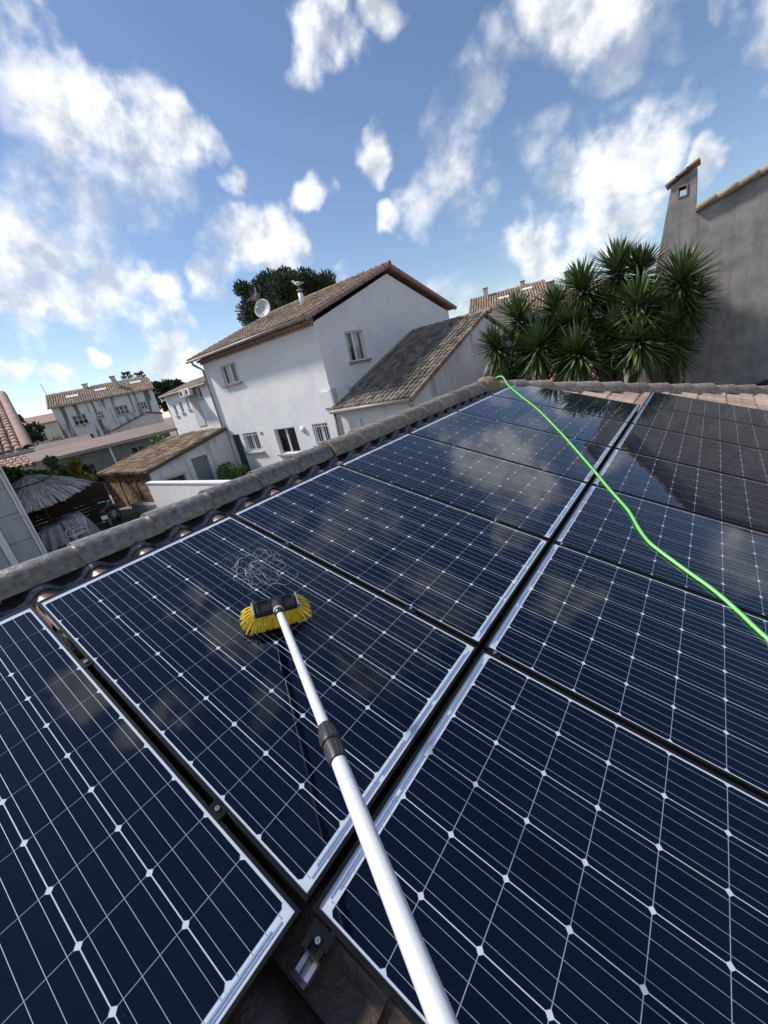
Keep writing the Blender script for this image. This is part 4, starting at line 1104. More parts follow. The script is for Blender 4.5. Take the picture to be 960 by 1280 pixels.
# ================================================================== FARTHER BUILDINGS
CX, CY, CZ = .756, .287, 3.745
def polar(az, d): return Vector((CX + d * math.sin(R(az)), CY + d * math.cos(R(az)), 0))
def rthing(name, label, cat, loc, rz, group=None):
    o = thing(name, label, cat, loc, group); o.rotation_euler = (0, 0, rz); return o
def far_house(name, label, cat, loc, rz, xa, xb, dep, eave, ridge, wall_m, roof_m, wins=(), over=.3, sash=3, ridge_at=.5, sill='concrete', tiles=True, pitch=.24):
    """gabled block in local space, front towards local -y"""
    t = rthing(name, label, cat, loc, rz)
    w = xb - xa; ym = dep * ridge_at
    holes = [(a - xa, b - xa, c, d) for (a, b, c, d) in wins]
    mb = MB()
    wall_face(mb, (xa, 0, 0), (1, 0, 0), w, [(0, eave), (w, eave)], holes, (0, -1, 0), .2)
    wall_face(mb, (xb, 0, 0), (0, 1, 0), dep, [(0, eave), (ym, ridge - .08), (dep, eave)], [], (1, 0, 0))
    wall_face(mb, (xb, dep, 0), (-1, 0, 0), w, [(0, eave), (w, eave)], [], (0, 1, 0))
    wall_face(mb, (xa, dep, 0), (0, -1, 0), dep, [(0, eave), (dep - ym, ridge - .08), (dep, eave)], [], (-1, 0, 0))
    mb.build('wall', wall_m, t)
    for hq in holes:
        window(t, (0, 0, 0), (xa, 0, 0), (1, 0, 0), (0, -1, 0), *hq, sash=sash, sill=sill)
    mb = MB(); s1 = (ridge - eave) / ym; s2 = (ridge - eave) / (dep - ym)
    z0 = eave - over * s1 + .05; z1 = eave - over * s2 + .05
    slab(mb, [(xa - over, -over, z0), (xb + over, -over, z0), (xb + over, ym, ridge + .05), (xa - over, ym, ridge + .05)], .12)
    slab(mb, [(xa - over, ym, ridge + .05), (xb + over, ym, ridge + .05), (xb + over, dep + over, z1), (xa - over, dep + over, z1)], .12)
    rf = mb.build('roof', roof_m, t)
    if tiles:
        sv = Vector((0, ym + over, ridge + .05 - z0)); ln = sv.length; sv.normalize()
        mb = MB(); barrel_tiles(mb, (xa - over, -over - .05, z0 + .01), (1, 0, 0), sv, w + 2 * over, ln, pitch, .45, pitch * .42, seed=int(w * 100)); mb.build('roof_tiles', roof_m, rf, kind='stuff')
    mb = MB(); mb.tube([(xa - over, -over - .06, z0 - .04), (xb + over, -over - .06, z0 - .04)], .07, 8); mb.build('gutter', 'gutter_zinc', t)
    return t, rf
def chimney(parent, x, y, z0, z1, w=.5, d=.5, m_='render_cream', lean=0.0):
    mb = MB(); mb.add([(x - w / 2, y - d / 2, z0), (x + w / 2, y - d / 2, z0), (x + w / 2, y + d / 2, z0), (x - w / 2, y + d / 2, z0), (x - w / 2 + lean, y - d / 2, z1), (x + w / 2 + lean, y - d / 2, z1), (x + w / 2 + lean, y + d / 2, z1), (x - w / 2 + lean, y + d / 2, z1)],
                      [(0, 3, 2, 1), (4, 5, 6, 7), (0, 1, 5, 4), (1, 2, 6, 5), (2, 3, 7, 6), (3, 0, 4, 7)])
    c = mb.build('chimney', m_, parent)
    mb = MB(); mb.box((x - w / 2 + lean - .06, y - d / 2 - .06, z1 + .002), (x + w / 2 + lean + .06, y + d / 2 + .06, z1 + .08)); mb.build('chimney_cap', 'tile_red', c)
    return c

# long white house at the far left, stained facade, skylights
fw, fr_ = far_house('stained_house', 'long white house with black stains, arched windows and skylights', 'house', polar(-70, 60), R(70), -5.6, 4.95, 7.0, 7.45, 9.0, 'render_stained', 'tile_far',
    [(-4.15, -2.75, 5.0, 6.1), (-1.85, -1.05, 5.2, 6.0), (.30, 1.65, 5.1, 6.15), (2.70, 3.75, 5.25, 6.1), (-4.0, -2.85, 2.7, 3.75), (-1.85, -1.10, 2.95, 3.8), (-1.0 + 1.5, 1.6, 2.9, 3.8), (2.7, 3.7, 2.9, 3.8)], sash=3)
chimney(fr_, 1.65, 1.9, 7.9, 9.65, .55, .55, 'render_pinkish', -.30)
chimney(fr_, -1.7, 3.6, 8.8, 9.5, .55, .5)
for (x, y) in ((-3.3, 1.55), (-.3, 1.95), (3.6, 2.2)):
    z = 7.45 + (9.0 - 7.45) / 3.5 * y + .19
    mb = MB(); mb.obox((x, y, z), (.62, 0, 0), Vector((0, 1, .428)).normalized() * .32, Vector((0, -.428, 1)).normalized() * .03); mb.build('skylight', 'pvc_white', fr_)
mb = MB(); mb.box((-1.2, 3.35, 9.0), (4.7, 3.6, 9.22)); mb.build('ridge_flashing', 'white_paint', fr_)
mb = MB(); mb.tube([(-5.3, .6, 6.5), (-5.55, .6, 10.1)], .03, 6); mb.tube([(-5.55, .3, 9.9), (-5.5, 1.0, 9.9)], .015, 5); tag(mb.build('roof_mast', 'wire', fw))
# gabled outbuilding in front of it
ob = rthing('outbuilding', 'small pinkish outbuilding with a crooked gable below the long white house', 'shed', polar(-68.2, 50), R(68.2))
mb = MB(); wall_face(mb, (-2.2, 0, 0), (1, 0, 0), 4.7, [(0, 3.55), (3.5, 4.50), (4.7, 4.15)], [(.25, 1.1, 2.2, 3.1)], (0, -1, 0))
wall_face(mb, (2.5, 0, 0), (0, 1, 0), 4, [(0, 4.15), (4, 4.15)], [], (1, 0, 0)); wall_face(mb, (-2.2, 4, 0), (0, -1, 0), 4, [(0, 3.55), (4, 3.55)], [], (-1, 0, 0)); mb.build('wall', 'render_pinkish', ob)
window(ob, (0, 0, 0), (-2.2, 0, 0), (1, 0, 0), (0, -1, 0), .25, 1.1, 2.2, 3.1, sash=2)
mb = MB(); mb.prism([(-2.45, -.2, 3.52), (1.3, -.2, 4.58), (2.7, -.2, 4.16), (2.7, -.2, 4.26), (1.3, -.2, 4.70), (-2.45, -.2, 3.64)], (0, 4.4, 0)); mb.build('roof', 'roof_sheet', ob)
# long low shed with a pale fascia
ls = rthing('long_shed', 'long low shed with dusty brown roof, pale fascia and grey front', 'shed', polar(-71.8, 33), R(71.8))
mb = MB(); wall_face(mb, (-3.6, 0, 0), (1, 0, 0), 7.4, [(0, 2.72), (7.4, 2.72)], [(.4, 1.9, .9, 2.3), (4.7, 5.6, .9, 2.3)], (0, -1, 0)); wall_face(mb, (3.8, 0, 0), (0, 1, 0), 4, [(0, 2.72), (4, 3.1)], [], (1, 0, 0)); wall_face(mb, (-3.6, 4, 0), (0, -1, 0), 4, [(0, 3.1), (4, 2.72)], [], (-1, 0, 0)); mb.build('wall', 'concrete_dark', ls)
for (a, b) in ((.4, 1.9), (4.7, 5.6)): window(ls, (0, 0, 0), (-3.6, 0, 0), (1, 0, 0), (0, -1, 0), a, b, .9, 2.3, sash=2, frame_m='gutter_zinc')
mb = MB(); mb.prism([(-4.9, -.5, 2.78), (-4.9, 4.6, 3.32), (-4.9, 4.6, 3.42), (-4.9, -.5, 2.90)], (9.2, 0, 0)); mb.build('roof', 'roof_sheet', ls)
mb = MB(); mb.box((-4.9, -.56, 2.70), (4.3, -.503, 2.90)); mb.build('fascia', 'gutter_brown', ls)
mb = MB(); mb.tube([(.0, -.35, 0), (.0, -.35, 2.77)], .06, 8); mb.build('post', 'white_paint', ls)
# small gable roof left of it
far_house('low_house', 'low house with a shallow pinkish roof behind the dry bushes', 'house', polar(-77.2, 38), R(77.2), -1.9, 2.6, 5, 3.05, 3.75, 'render_cream', 'roof_sheet', tiles=False)
# cream house peeping out at far left
far_house('cream_house', 'cream house with red roof left of the long white house', 'house', polar(-76.6, 78), R(76.6), -2.2, 2.6, 7, 6.7, 7.9, 'render_cream', 'tile_red', [(-1.2, -.2, 4.2, 5.4)], tiles=False)
# house with wall units between shed and white house
ac, acr = far_house('pale_house', 'pale house with air conditioners left of the white two-storey house', 'house', (-34.6, 18.95, 0), R(-4), -4.1, 4.6, 6.5, 5.55, 6.35, 'render_white', 'tile_far', [(-3.0, -2.45, 3.6, 4.6), (-1.6, -1.05, 3.75, 4.7), (-.1, .35, 3.9, 4.8), (2.6, 3.2, 4.5, 5.4)], sash=1)
mb = MB(); mb.box((.8, -.06, 2.4), (2.2, -.002, 4.75)); mb.build('shutter', 'awning', ac)
mb = MB(); mb.box((.5, -1.0, 4.85), (2.6, -.002, 4.95)); mb.build('balcony_slab', 'concrete', ac)
for k in range(2):
    x = .55 + k * 1.05
    p_ = ac.matrix_world
    t = thing('air_conditioner', 'white air conditioner on the pale house, ' + ('left one of the two' if k == 0 else 'right one of the two'), 'air conditioner', group='air conditioners on the pale house')
    t.location = Vector((-34.6, 18.95, 0)) + Matrix.Rotation(R(-4), 3, 'Z') @ Vector((x, -.42, 4.951)); t.rotation_euler = (0, 0, R(-4))
    mb = MB(); mb.box((0, -.17, .03), (.82, .17, .58)); bevel_mesh(mb.build('casing', 'white_paint', t).data, .02)
    mb = MB(); mb.lathe([(.22, 0), (.22, .012), (.05, .016)], (.33, -.171, .30), (0, -1, 0), 18); mb.build('fan_grille', 'black_plastic', t)
    mb = MB(); mb.box((.1, -.15, 0), (.16, .15, .029)); mb.box((.66, -.15, 0), (.72, .15, .029)); mb.build('foot', 'gutter_zinc', t)
# house behind the garage roof and yuccas
ch_, chr_ = far_house('brown_roof_house', 'cream house with brown roof and small chimneys seen above the garage roof', 'house', polar(-20.4, 45), R(20.4), -3.3, 3.5, 8.0, 6.85, 8.35, 'render_cream', 'tile_far', [(-2.2, -1.2, 4.6, 5.7), (1.0, 2.0, 4.6, 5.7)])
chimney(chr_, -1.9, 3.3, 8.0, 8.95, .42, .42); chimney(chr_, 1.7, 3.9, 8.2, 8.75, .4, .4)
for (x, y) in ((-.2, 1.6), (2.0, 2.4)):
    z = 6.85 + 1.5 / 4 * y + .16
    mb = MB(); mb.obox((x, y, z), (.5, 0, 0), Vector((0, 1, .375)).normalized() * .25, Vector((0, -.375, 1)).normalized() * .03); mb.build('skylight', 'pvc_white', chr_)
bh_, bhr = far_house('hidden_house', 'house whose chimneys rise behind the tall yuccas', 'house', polar(-14.2, 38), R(14.2), -3.0, 3.2, 7.0, 5.4, 6.5, 'render_cream', 'tile_far', tiles=True)
chimney(bhr, -.85, 2.6, 6.0, 7.3, .55, .5, 'concrete'); chimney(bhr, .50, 3.2, 6.2, 7.75, .5, .5, 'concrete')

# ================================================================== GREY RENDERED HOUSE WITH FLARED CHIMNEY
GY = 16.0
GB = Vector((3.5, 18.0, 0))
gb = thing('grey_house', 'tall dark grey rendered gable wall with a flared chimney stack', 'house', GB)
def gable_top(x): return 5.80 + (x - .216) * .256 if x < 3.6 else 6.666 - (x - 3.6) * .256
mb = MB(GB)
gpts = [(-1.48, 0), (13, 0), (13, gable_top(13)), (3.6, gable_top(3.6)), (.216, 5.80), (-.465, 5.80)]
# front face split round the door opening, then the other faces
D0, D1, DZ = -.27, .06, 2.06
mb.add([(-1.48, GY, 0), (D0, GY, 0), (D0, GY, DZ), (-1.12, GY, DZ)], [(0, 1, 2, 3)])
mb.add([(D1, GY, 0), (13, GY, 0), (13, GY, DZ), (D1, GY, DZ)], [(0, 1, 2, 3)])
mb.add([(-1.12, GY, DZ), (D0, GY, DZ), (D1, GY, DZ), (13, GY, DZ), (13, GY, gable_top(13)), (3.6, GY, gable_top(3.6)), (.216, GY, 5.80), (-.465, GY, 5.80)], [tuple(range(8))])
mb.add([(D0, GY, 0), (D0, GY, DZ), (D1, GY, DZ), (D1, GY, 0), (D0, GY + .2, 0), (D0, GY + .2, DZ), (D1, GY + .2, DZ), (D1, GY + .2, 0)], [(0, 4, 5, 1), (1, 5, 6, 2), (2, 6, 7, 3)])
mb.add([(-1.48, GY, 0), (-1.12, GY, DZ), (-.465, GY, 5.8), (-1.48, 25, 0), (-1.12, 25, DZ), (-.465, 25, 5.8)], [(0, 1, 4, 3), (1, 2, 5, 4)])
mb.add([(13, GY, 0), (13, GY, gable_top(13)), (13, 25, gable_top(13)), (13, 25, 0)], [(0, 3, 2, 1)])
mb.add([(p[0], 25, p[1]) for p in gpts], [tuple(reversed(range(6)))])
mb.build('wall', 'render_grey', gb)
# chimney stack with an opening right through it
mb = MB(GB); HZ0, HZ1, HX0, HX1 = 6.30, 6.505, -.165, .0
def ced(z): return -.465 + (z - 5.80) * .175
yb = GY + .5
q = [(ced(5.80), 5.80), (.216, 5.80), (.216, 6.83), (ced(6.60), 6.60)]
for (yy, rev) in ((GY, False), (yb, True)):
    mb.add([(ced(5.8), yy, 5.8), (.216, yy, 5.8), (.216, yy, HZ0), (ced(HZ0), yy, HZ0), (ced(HZ0), yy, HZ0), (HX0, yy, HZ0), (HX0, yy, HZ1), (ced(HZ1), yy, HZ1), (HX1, yy, HZ0), (.216, yy, HZ1), (HX1, yy, HZ1), (.216, yy, 6.83), (ced(6.6), yy, 6.60)],
           [f if not rev else tuple(reversed(f)) for f in ((0, 1, 2, 8, 5, 3), (4, 5, 6, 7), (8, 2, 9, 10), (7, 6, 10, 9, 11, 12))])
mb.add([(HX0, GY, HZ0), (HX1, GY, HZ0), (HX1, GY, HZ1), (HX0, GY, HZ1), (HX0, yb, HZ0), (HX1, yb, HZ0), (HX1, yb, HZ1), (HX0, yb, HZ1)], [(0, 1, 5, 4), (1, 2, 6, 5), (2, 3, 7, 6), (3, 0, 4, 7)])
mb.add([(.216, GY, 5.8), (.216, GY, 6.83), (.216, yb, 6.83), (.216, yb, 5.8), (ced(5.8), GY, 5.8), (ced(6.6), GY, 6.6), (ced(6.6), yb, 6.6), (ced(5.8), yb, 5.8)], [(0, 3, 2, 1), (4, 5, 6, 7), (1, 2, 6, 5)])
chm = mb.build('chimney', 'render_grey', gb)
mb = MB(GB)
for (a, b, c, d) in ((HX0 - .03, HX0 - .002, HZ0 - .03, HZ1 + .03), (HX1 + .002, HX1 + .03, HZ0 - .03, HZ1 + .03), (HX0 - .002, HX1 + .002, HZ1 + .002, HZ1 + .03), (HX0 - .002, HX1 + .002, HZ0 - .03, HZ0 - .002)): mb.box((a, GY - .02, c), (b, GY - .002, d))
mb.build('opening_trim', 'tile_red', chm)
cl = Vector((-.43, 0, 6.635)); cr_ = Vector((.26, 0, 6.925)); cd = (cr_ - cl); cln = cd.length; cd.normalize(); cn = Vector((-cd.z, 0, cd.x))
for k in range(3):
    mb = MB(GB); p0 = cl + cd * (k * cln / 3 - .02); p1 = cl + cd * ((k + 1) * cln / 3 + .03)
    c = (p0 + p1) / 2 + cn * (.03 + .008 * k); mb.obox(Vector((c.x, GY + .25, c.z)), cd * (p1 - p0).length / 2, (0, .33, 0), cn * .022); mb.build('chimney_tile', 'tile_pink', chm)
mb = MB(GB); rl = math.hypot(1, .256)
mb.prism([(.217, GY - .12, 5.81), (3.6, GY - .12, gable_top(3.6) + .01), (13.3, GY - .12, gable_top(13.3) + .01), (13.3, GY - .12, gable_top(13.3) + .07), (3.6, GY - .12, gable_top(3.6) + .07), (.217, GY - .12, 5.87)], (0, 9.3, 0))
gr = mb.build('roof', 'tile_brown', gb)
x = .23; k = 0
while x < 3.3:
    mb = MB(GB); d = Vector((1, 0, .256)).normalized(); p0 = Vector((x, GY - .06, gable_top(x) + .075 + .004 * (k % 2)))
    mb.tube([p0, p0 + d * .44], [.075, .09], 8); mb.build('verge_tile', 'tile_far' if k % 2 else 'tile_brown', gr, smooth=True); x += .40; k += 1
mb = MB(GB); mb.box((D0 + .005, GY + .10, .0), (D1 - .005, GY + .14, DZ - .005)); gd = mb.build('door', 'door_grey', gb)
for k in range(9):
    mb = MB(GB); z = .10 + k * .215; mb.box((D0 + .03, GY + .085, z), (D1 - .03, GY + .099, z + .19)); mb.build('louvre', 'door_grey', gd)
mb = MB(GB); mb.box((D0 - .03, GY - .012, 0), (D0 - .002, GY - .002, DZ + .03)); mb.box((D1 + .002, GY - .012, 0), (D1 + .03, GY - .002, DZ + .03)); mb.box((D0 - .002, GY - .012, DZ + .002), (D1 + .002, GY - .002, DZ + .03)); mb.build('door_frame', 'black_plastic', gd)
# raised bed along the grey wall
mb = MB()
mb.grid(lambda u, v: Vector((.45 + 12.5 * u, 12.6 + 3.37 * v, (.15 + 1.05 * min(1, v * 1.15)) * min(1, u * 9) + .10 * mnoise.noise(Vector((u * 22, v * 7, 1))))), 60, 24)
tag(mb.build('planting_bed', 'soil', smooth=True), kind='structure')
# low tiled lean-to behind the yuccas
lt = thing('lean_to_roof', 'low pink tiled lean-to roof glimpsed between the yucca trunks', 'shed', (-4.4, 16.4, 0))
LT = Vector((-4.4, 16.4, 0))
mb = MB(LT); mb.box((-6.6, 15.6, 0), (-2.0, 18.0, 1.75)); mb.build('wall', 'render_white_old', lt)
mb = MB(LT); slab(mb, [(-6.8, 15.0, 1.72), (-1.8, 15.0, 1.72), (-1.8, 18.1, 2.65), (-6.8, 18.1, 2.65)], .06); lr = mb.build('roof', 'tile_red', lt)
sv = Vector((0, 3.1, .93)).normalized()
mb = MB(LT); barrel_tiles(mb, (-6.8, 14.95, 1.73), (1, 0, 0), sv, 5.0, 3.2, .22, .36, .09, seed=31); mb.build('roof_tiles', 'tile_red', lr, kind='stuff')

# ================================================================== LEFT NEIGHBOUR: PANELLED WALL AND PINK HIP
PG = Vector((-19, 0, 0))
pg = thing('panel_wall_house', 'grey panelled wall under a pink tiled roof at the left edge', 'house', PG)
px_, py1, py0 = -17.70, 2.97, -4.0
mb = MB(PG); mb.box((-23.5, py0, 0), (px_ - .03, py1 - .02, 3.42)); mb.build('wall', 'concrete', pg)
rows = [(.06, .82), (.85, 1.78), (1.81, 2.63), (2.66, 3.40)]
cols = [(-4.0, -1.4), (-1.36, .75), (.79, 2.02), (2.26, 2.90)]
for (z0, z1) in rows:
    for (a, b) in cols:
        mb = MB(PG); mb.box((px_ - .029, a, z0), (px_, b, z1)); bevel_mesh(mb.build('wall_panel', 'panel_concrete', pg).data, .008)
mb = MB(PG); mb.box((px_ - .029, 2.04, .0), (px_ + .07, 2.24, 1.75)); mb.build('pillar', 'white_paint', pg)
mb = MB(PG); mb.box((px_ - .03, 2.915, 0), (px_ + .05, 2.99, 3.42)); mb.build('corner_trim', 'white_paint', pg)
mb = MB(PG); mb.tube([(px_ + .11, 3.03, 0), (px_ + .11, 3.03, 3.45)], .035, 8); mb.build('downpipe', 'white_paint', pg)
mb = MB(PG); mb.box((px_ - .02, py0, -.0), (px_ + .10, py1, .055)); mb.build('plinth', 'concrete', pg)
e0 = Vector((-17.05, 3.86, 3.72)); vd = (polar(-78.4, 27) - polar(-78.4, 17.9)).normalized()
up_ = .30
vt = e0 + vd * 9 + Vector((0, 0, 9 * up_))
mb = MB(PG)
slab(mb, [e0, vt, vt + Vector((0, -9, 0)), e0 + Vector((0, -9, 0))], .10)
pr = mb.build('roof', 'tile_pink', pg)
dd = (vt - e0).normalized(); k = 0.0
mev = half_round(.50, .17, .17, 'tile_pink', 'pink_verge_tile')
sd_ = dd.cross(Vector((0, 0, 1))).normalized(); nn_ = sd_.cross(dd)
while k < 8.6:
    P = e0 + dd * (k + .47) + Vector((0, 0, .03))
    mm = Matrix(((-sd_.x, -dd.x, nn_.x, P.x - PG.x), (-sd_.y, -dd.y, nn_.y, P.y - PG.y), (-sd_.z, -dd.z, nn_.z, P.z - PG.z), (0, 0, 0, 1)))
    put('verge_tile', mev, pr, mtx=mm @ Matrix.Rotation(-.05, 4, 'X')); k += .43
sx = Vector((-1, 0, up_)).normalized()
mb = MB(PG); barrel_tiles(mb, e0 + Vector((.0, -8.9, .01)), (0, 1, 0), (vd + Vector((0, 0, up_))).normalized(), 8.75, 9.2, .24, .40, .10, seed=41); mb.build('roof_tiles', 'tile_red', pr, kind='stuff')
mb = MB(PG); mb.tube([e0 + Vector((.08, .1, -.06)), e0 + Vector((.08, -9, -.06))], .075, 9); mb.build('gutter', 'gutter_zinc', pg)
# small tiled canopy beyond it
cp_ = thing('tile_canopy', 'small canopy of pale pink barrel tiles above the green hedge', 'canopy', (-24.8, 4.2, 0)); CPL = Vector((-24.8, 4.2, 0))
mb = MB(CPL); slab(mb, [(-23.4, 3.2, 3.02), (-23.4, 5.15, 3.02), (-26.2, 5.15, 3.76), (-26.2, 3.2, 3.76)], .06); cr2 = mb.build('roof', 'tile_pink', cp_)
mb = MB(CPL); barrel_tiles(mb, (-23.35, 3.2, 3.03), (0, 1, 0), Vector((-2.8, 0, .74)).normalized(), 1.95, 2.9, .23, .38, .10, seed=43); mb.build('roof_tiles', 'tile_pink', cr2, kind='stuff')
for (x, y) in ((-23.6, 3.3), (-23.6, 5.05), (-26.0, 3.3), (-26.0, 5.05)):
    mb = MB(CPL); mb.box((x - .06, y - .06, 0), (x + .06, y + .06, 2.96 + (-23.4 - x) * .264)); mb.build('post', 'render_cream', cp_)

# ================================================================== COURTYARD
# timber fence of horizontal boards
FNC = Vector((-20.4, 4.6, 0))
fn_ = thing('timber_fence', 'dark brown horizontal board fence behind the thatched parasol', 'fence', FNC)
for y in (2.0, 3.4, 4.8, 6.1):
    mb = MB(FNC); mb.box((-20.55, y - .05, 0), (-20.45, y + .05, 1.75)); mb.build('post', 'timber_dark', fn_)
for k in range(11):
    mb = MB(FNC); mb.box((-20.449, 1.9, .05 + k * .152), (-20.42, 6.42, .05 + k * .152 + .143)); mb.build('board', 'timber_dark', fn_)
# thatched parasol
TCp = Vector((-19.5, 3.9, 0))
tp = thing('thatched_parasol', 'grey straw thatched parasol with a two-tier top in the courtyard', 'parasol', TCp)
rim = [(-17.75, 2.75, 1.66), (-17.72, 3.12, 1.70), (-17.78, 3.8, 1.72), (-17.85, 4.4, 1.75), (-18.25, 5.1, 1.86), (-18.9, 5.62, 1.97), (-19.9, 5.75, 1.95), (-20.8, 5.4, 1.9), (-21.4, 4.6, 1.85), (-21.5, 3.7, 1.8), (-21.2, 2.8, 1.75), (-20.4, 2.1, 1.7), (-19.2, 1.9, 1.66), (-18.3, 2.2, 1.66)]
apex = Vector((-19.5, 3.88, 2.72))
def rimp(u):
    u = (u % 1) * len(rim); i = int(u); f = u - i
    return Vector(rim[i]).lerp(Vector(rim[(i + 1) % len(rim)]), f)
def cone(u, v):
    p_ = apex.lerp(rimp(u), v); p_.z += .10 * math.sin(v * math.pi) + .02 * mnoise.noise(Vector((u * 40, v * 3, 0)))
    return p_
mb = MB(TCp); mb.grid(lambda u, v: cone(u, v) - Vector((0, 0, .03)), 56, 6); mb.build('thatch_base', 'bark', tp)
mb = MB(TCp); tq = random.Random(17)
for k in range(1500):
    u = tq.random(); v0 = tq.choice((0.02, .30, .45, .6, .72)) + tq.uniform(-.05, .08); v1 = min(1.03 + tq.uniform(-.02, .04), v0 + tq.uniform(.28, .42))
    if v0 < .05: v1 = tq.uniform(.36, .44)
    u2 = u + tq.uniform(-.006, .006); w_ = .0035 / (.3 + v1)
    lift = .03 + (.05 if v0 < .05 else 0) + tq.uniform(0, .03)
    a, b, c = cone(u, v0), cone((u + u2) / 2, (v0 + v1) / 2), cone(u2, v1)
    s_ = (cone(u + .004, v1) - cone(u, v1)).normalized() * tq.uniform(.018, .034)
    Z = Vector((0, 0, lift))
    mb.add([a + Z - s_ * .5, a + Z + s_ * .5, b + Z - s_, b + Z + s_, c + Z * .6 - s_ * .8, c + Z * .6 + s_ * .8], [(0, 1, 3, 2), (2, 3, 5, 4)])
mb.build('thatch', 'thatch', tp, kind='stuff')
mb = MB(TCp); mb.tube([cone(i / 40, .40) + Vector((0, 0, .075)) for i in range(41)], .022, 6); mb.build('binding', 'timber_dark', tp)
mb = MB(TCp); mb.tube([(-19.5, 3.9, 0), (-19.5, 3.9, 2.62)], .06, 10); mb.build('pole', 'timber_dark', tp)
mb = MB(TCp)
for i in range(0, 14, 2): mb.tube([Vector((-19.5, 3.9, 2.4)), rimp(i / 14) * .92 + Vector((-19.5, 3.9, 1.75)) * .08], .02, 6)
mb.build('rafters', 'timber_dark', tp)
# furniture under a grey cover
CV = Vector((-18.05, 3.8, 0))
cvp = [(-18.2, 3.35, .72), (-18.1, 3.8, .80), (-18.25, 4.35, 1.02), (-17.95, 4.1, .95)]
def cover(u, v):
    a = u * 2 * math.pi
    fold = 1 + .30 * (abs(math.sin(a * 7 + 1.2 * math.sin(a * 3))) - .5) * v + .14 * (abs(math.sin(a * 13 + 1.5 * math.sin(a * 5))) - .5) * v
    r0 = v ** .8
    x = -18.25 + math.cos(a) * .60 * r0 * fold; y = 3.85 + math.sin(a) * 1.0 * r0 * fold
    base_h = .96 + .20 * math.sin(a) * v
    h_ = base_h * (1 - max(0, (v - .62) / .38) ** 1.3) if v > .62 else base_h * (1 + .05 * math.sin(5 * a + 4 * v) * v + .04 * math.sin(9 * a) * v)
    return Vector((x, y, max(.02, h_)))
mb = MB(CV); mb.grid(cover, 260, 22); cvo = mb.build('covered_table', 'tarp', smooth=True); cvo.location = CV
tag(cvo, 'garden table hidden under a crumpled grey plastic cover', 'covered table')
# white metal armchair
def chair(loc, rz, label):
    t = rthing('metal_chair', label, 'chair', loc, rz, 'white metal garden chairs')
    r_ = .013
    for s in (-.25, .25):
        mb = MB(); mb.tube(catmull([Vector(p) for p in ((s, .27, 0), (s, .24, .25), (s, .22, .45), (s, .27, .70), (s, .30, .92))], 5), r_, 7); mb.build('back_leg', 'chair_white', t, smooth=True)
        mb = MB(); mb.tube(catmull([Vector(p) for p in ((s, -.27, 0), (s, -.25, .3), (s, -.25, .58), (s, -.20, .65), (s, .0, .66), (s, .25, .63))], 5), r_, 7); mb.build('front_leg', 'chair_white', t, smooth=True)
    mb = MB(); mb.tube([(-.25, .30, .92), (-.15, .31, .97), (.15, .31, .97), (.25, .30, .92)], r_, 7); mb.tube([(-.25, .235, .56), (.25, .235, .56)], .009, 6)
    mb.tube([(-.25, .275, .74), (.25, .275, .74)], .009, 6)
    for k in range(6): x = -.2 + k * .08; mb.tube([(x, .235, .56), (x, .31, .965)], .007, 6)
    mb.build('backrest', 'chair_white', t, smooth=True)
    mb = MB()
    for k in range(8): y = -.24 + k * .066; mb.box((-.245, y, .425), (.245, y + .045, .437))
    mb.tube([(-.25, -.26, .43), (.25, -.26, .43)], r_, 7); mb.tube([(-.25, .22, .43), (.25, .22, .43)], r_, 7)
    mb.build('seat', 'chair_white', t)
chair((-17.5, 4.12, 0), R(14), 'white metal garden armchair beside the grey covered table')
# watering can / bucket
mb = MB(); bk = Vector((-17.25, 3.45, 0))
bkt = thing('green_bucket', 'small green bucket at the foot of the covered table', 'bucket', bk)
mb = MB(bk); mb.lathe([(.10, 0), (.14, .26), (.15, .27), (.13, .26), (.095, .02), (.001, .02)], bk, seg=16); mb.build('pail', 'door_green', bkt, smooth=True)
mb = MB(bk); mb.tube([bk + Vector((-.14, 0, .25)), bk + Vector((-.08, 0, .36)), bk + Vector((.08, 0, .36)), bk + Vector((.14, 0, .25))], .007, 6); mb.build('handle', 'wire', bkt)
# motorcycle
MC = Vector((-18.75, 5.75, 0))
mc = rthing('motorcycle', 'black motorcycle parked by the brick shed front', 'motorcycle', MC, R(148))
for x in (-.70, .70):
    mb = MB()
    mb.tube([(x + .27 * math.cos(a * math.pi / 12), 0, .33 + .27 * math.sin(a * math.pi / 12)) for a in range(25)], .06, 8, False); wh = mb.build('wheel', 'rubber', mc, smooth=True)
    mb = MB(); mb.lathe([(.05, -.06), (.05, .06)], (x, 0, .33), (0, 1, 0), 12)
    for a in range(6): mb.tube([(x, 0, .33), (x + .24 * math.cos(a * math.pi / 3), 0, .33 + .24 * math.sin(a * math.pi / 3))], .012, 5)
    mb.tube([(x + .225 * math.cos(a * math.pi / 12), 0, .33 + .225 * math.sin(a * math.pi / 12)) for a in range(25)], .018, 6, False)
    mb.build('rim', 'gutter_zinc', wh)
mb = MB(); mb.tube([(-.70, .06, .33), (-.15, .05, .42), (.10, .05, .40)], .022, 6); mb.tube([(-.70, -.06, .33), (-.15, -.05, .42)], .022, 6); mb.tube([(.10, 0, .38), (.30, 0, .82), (-.25, 0, .72), (-.15, 0, .40)], .025, 6); mb.build('frame', 'moto_paint', mc)
mb = MB(); mb.box((-.18, -.13, .30), (.20, .13, .60)); bevel_mesh(mb.build('engine', 'gutter_zinc', mc).data, .04)
mb = MB(); mb.tube([(-.12, 0, .82), (.0, 0, .88), (.16, 0, .90), (.32, 0, .86)], [.08, .14, .15, .08], 12); mb.build('tank', 'moto_paint', mc, smooth=True)
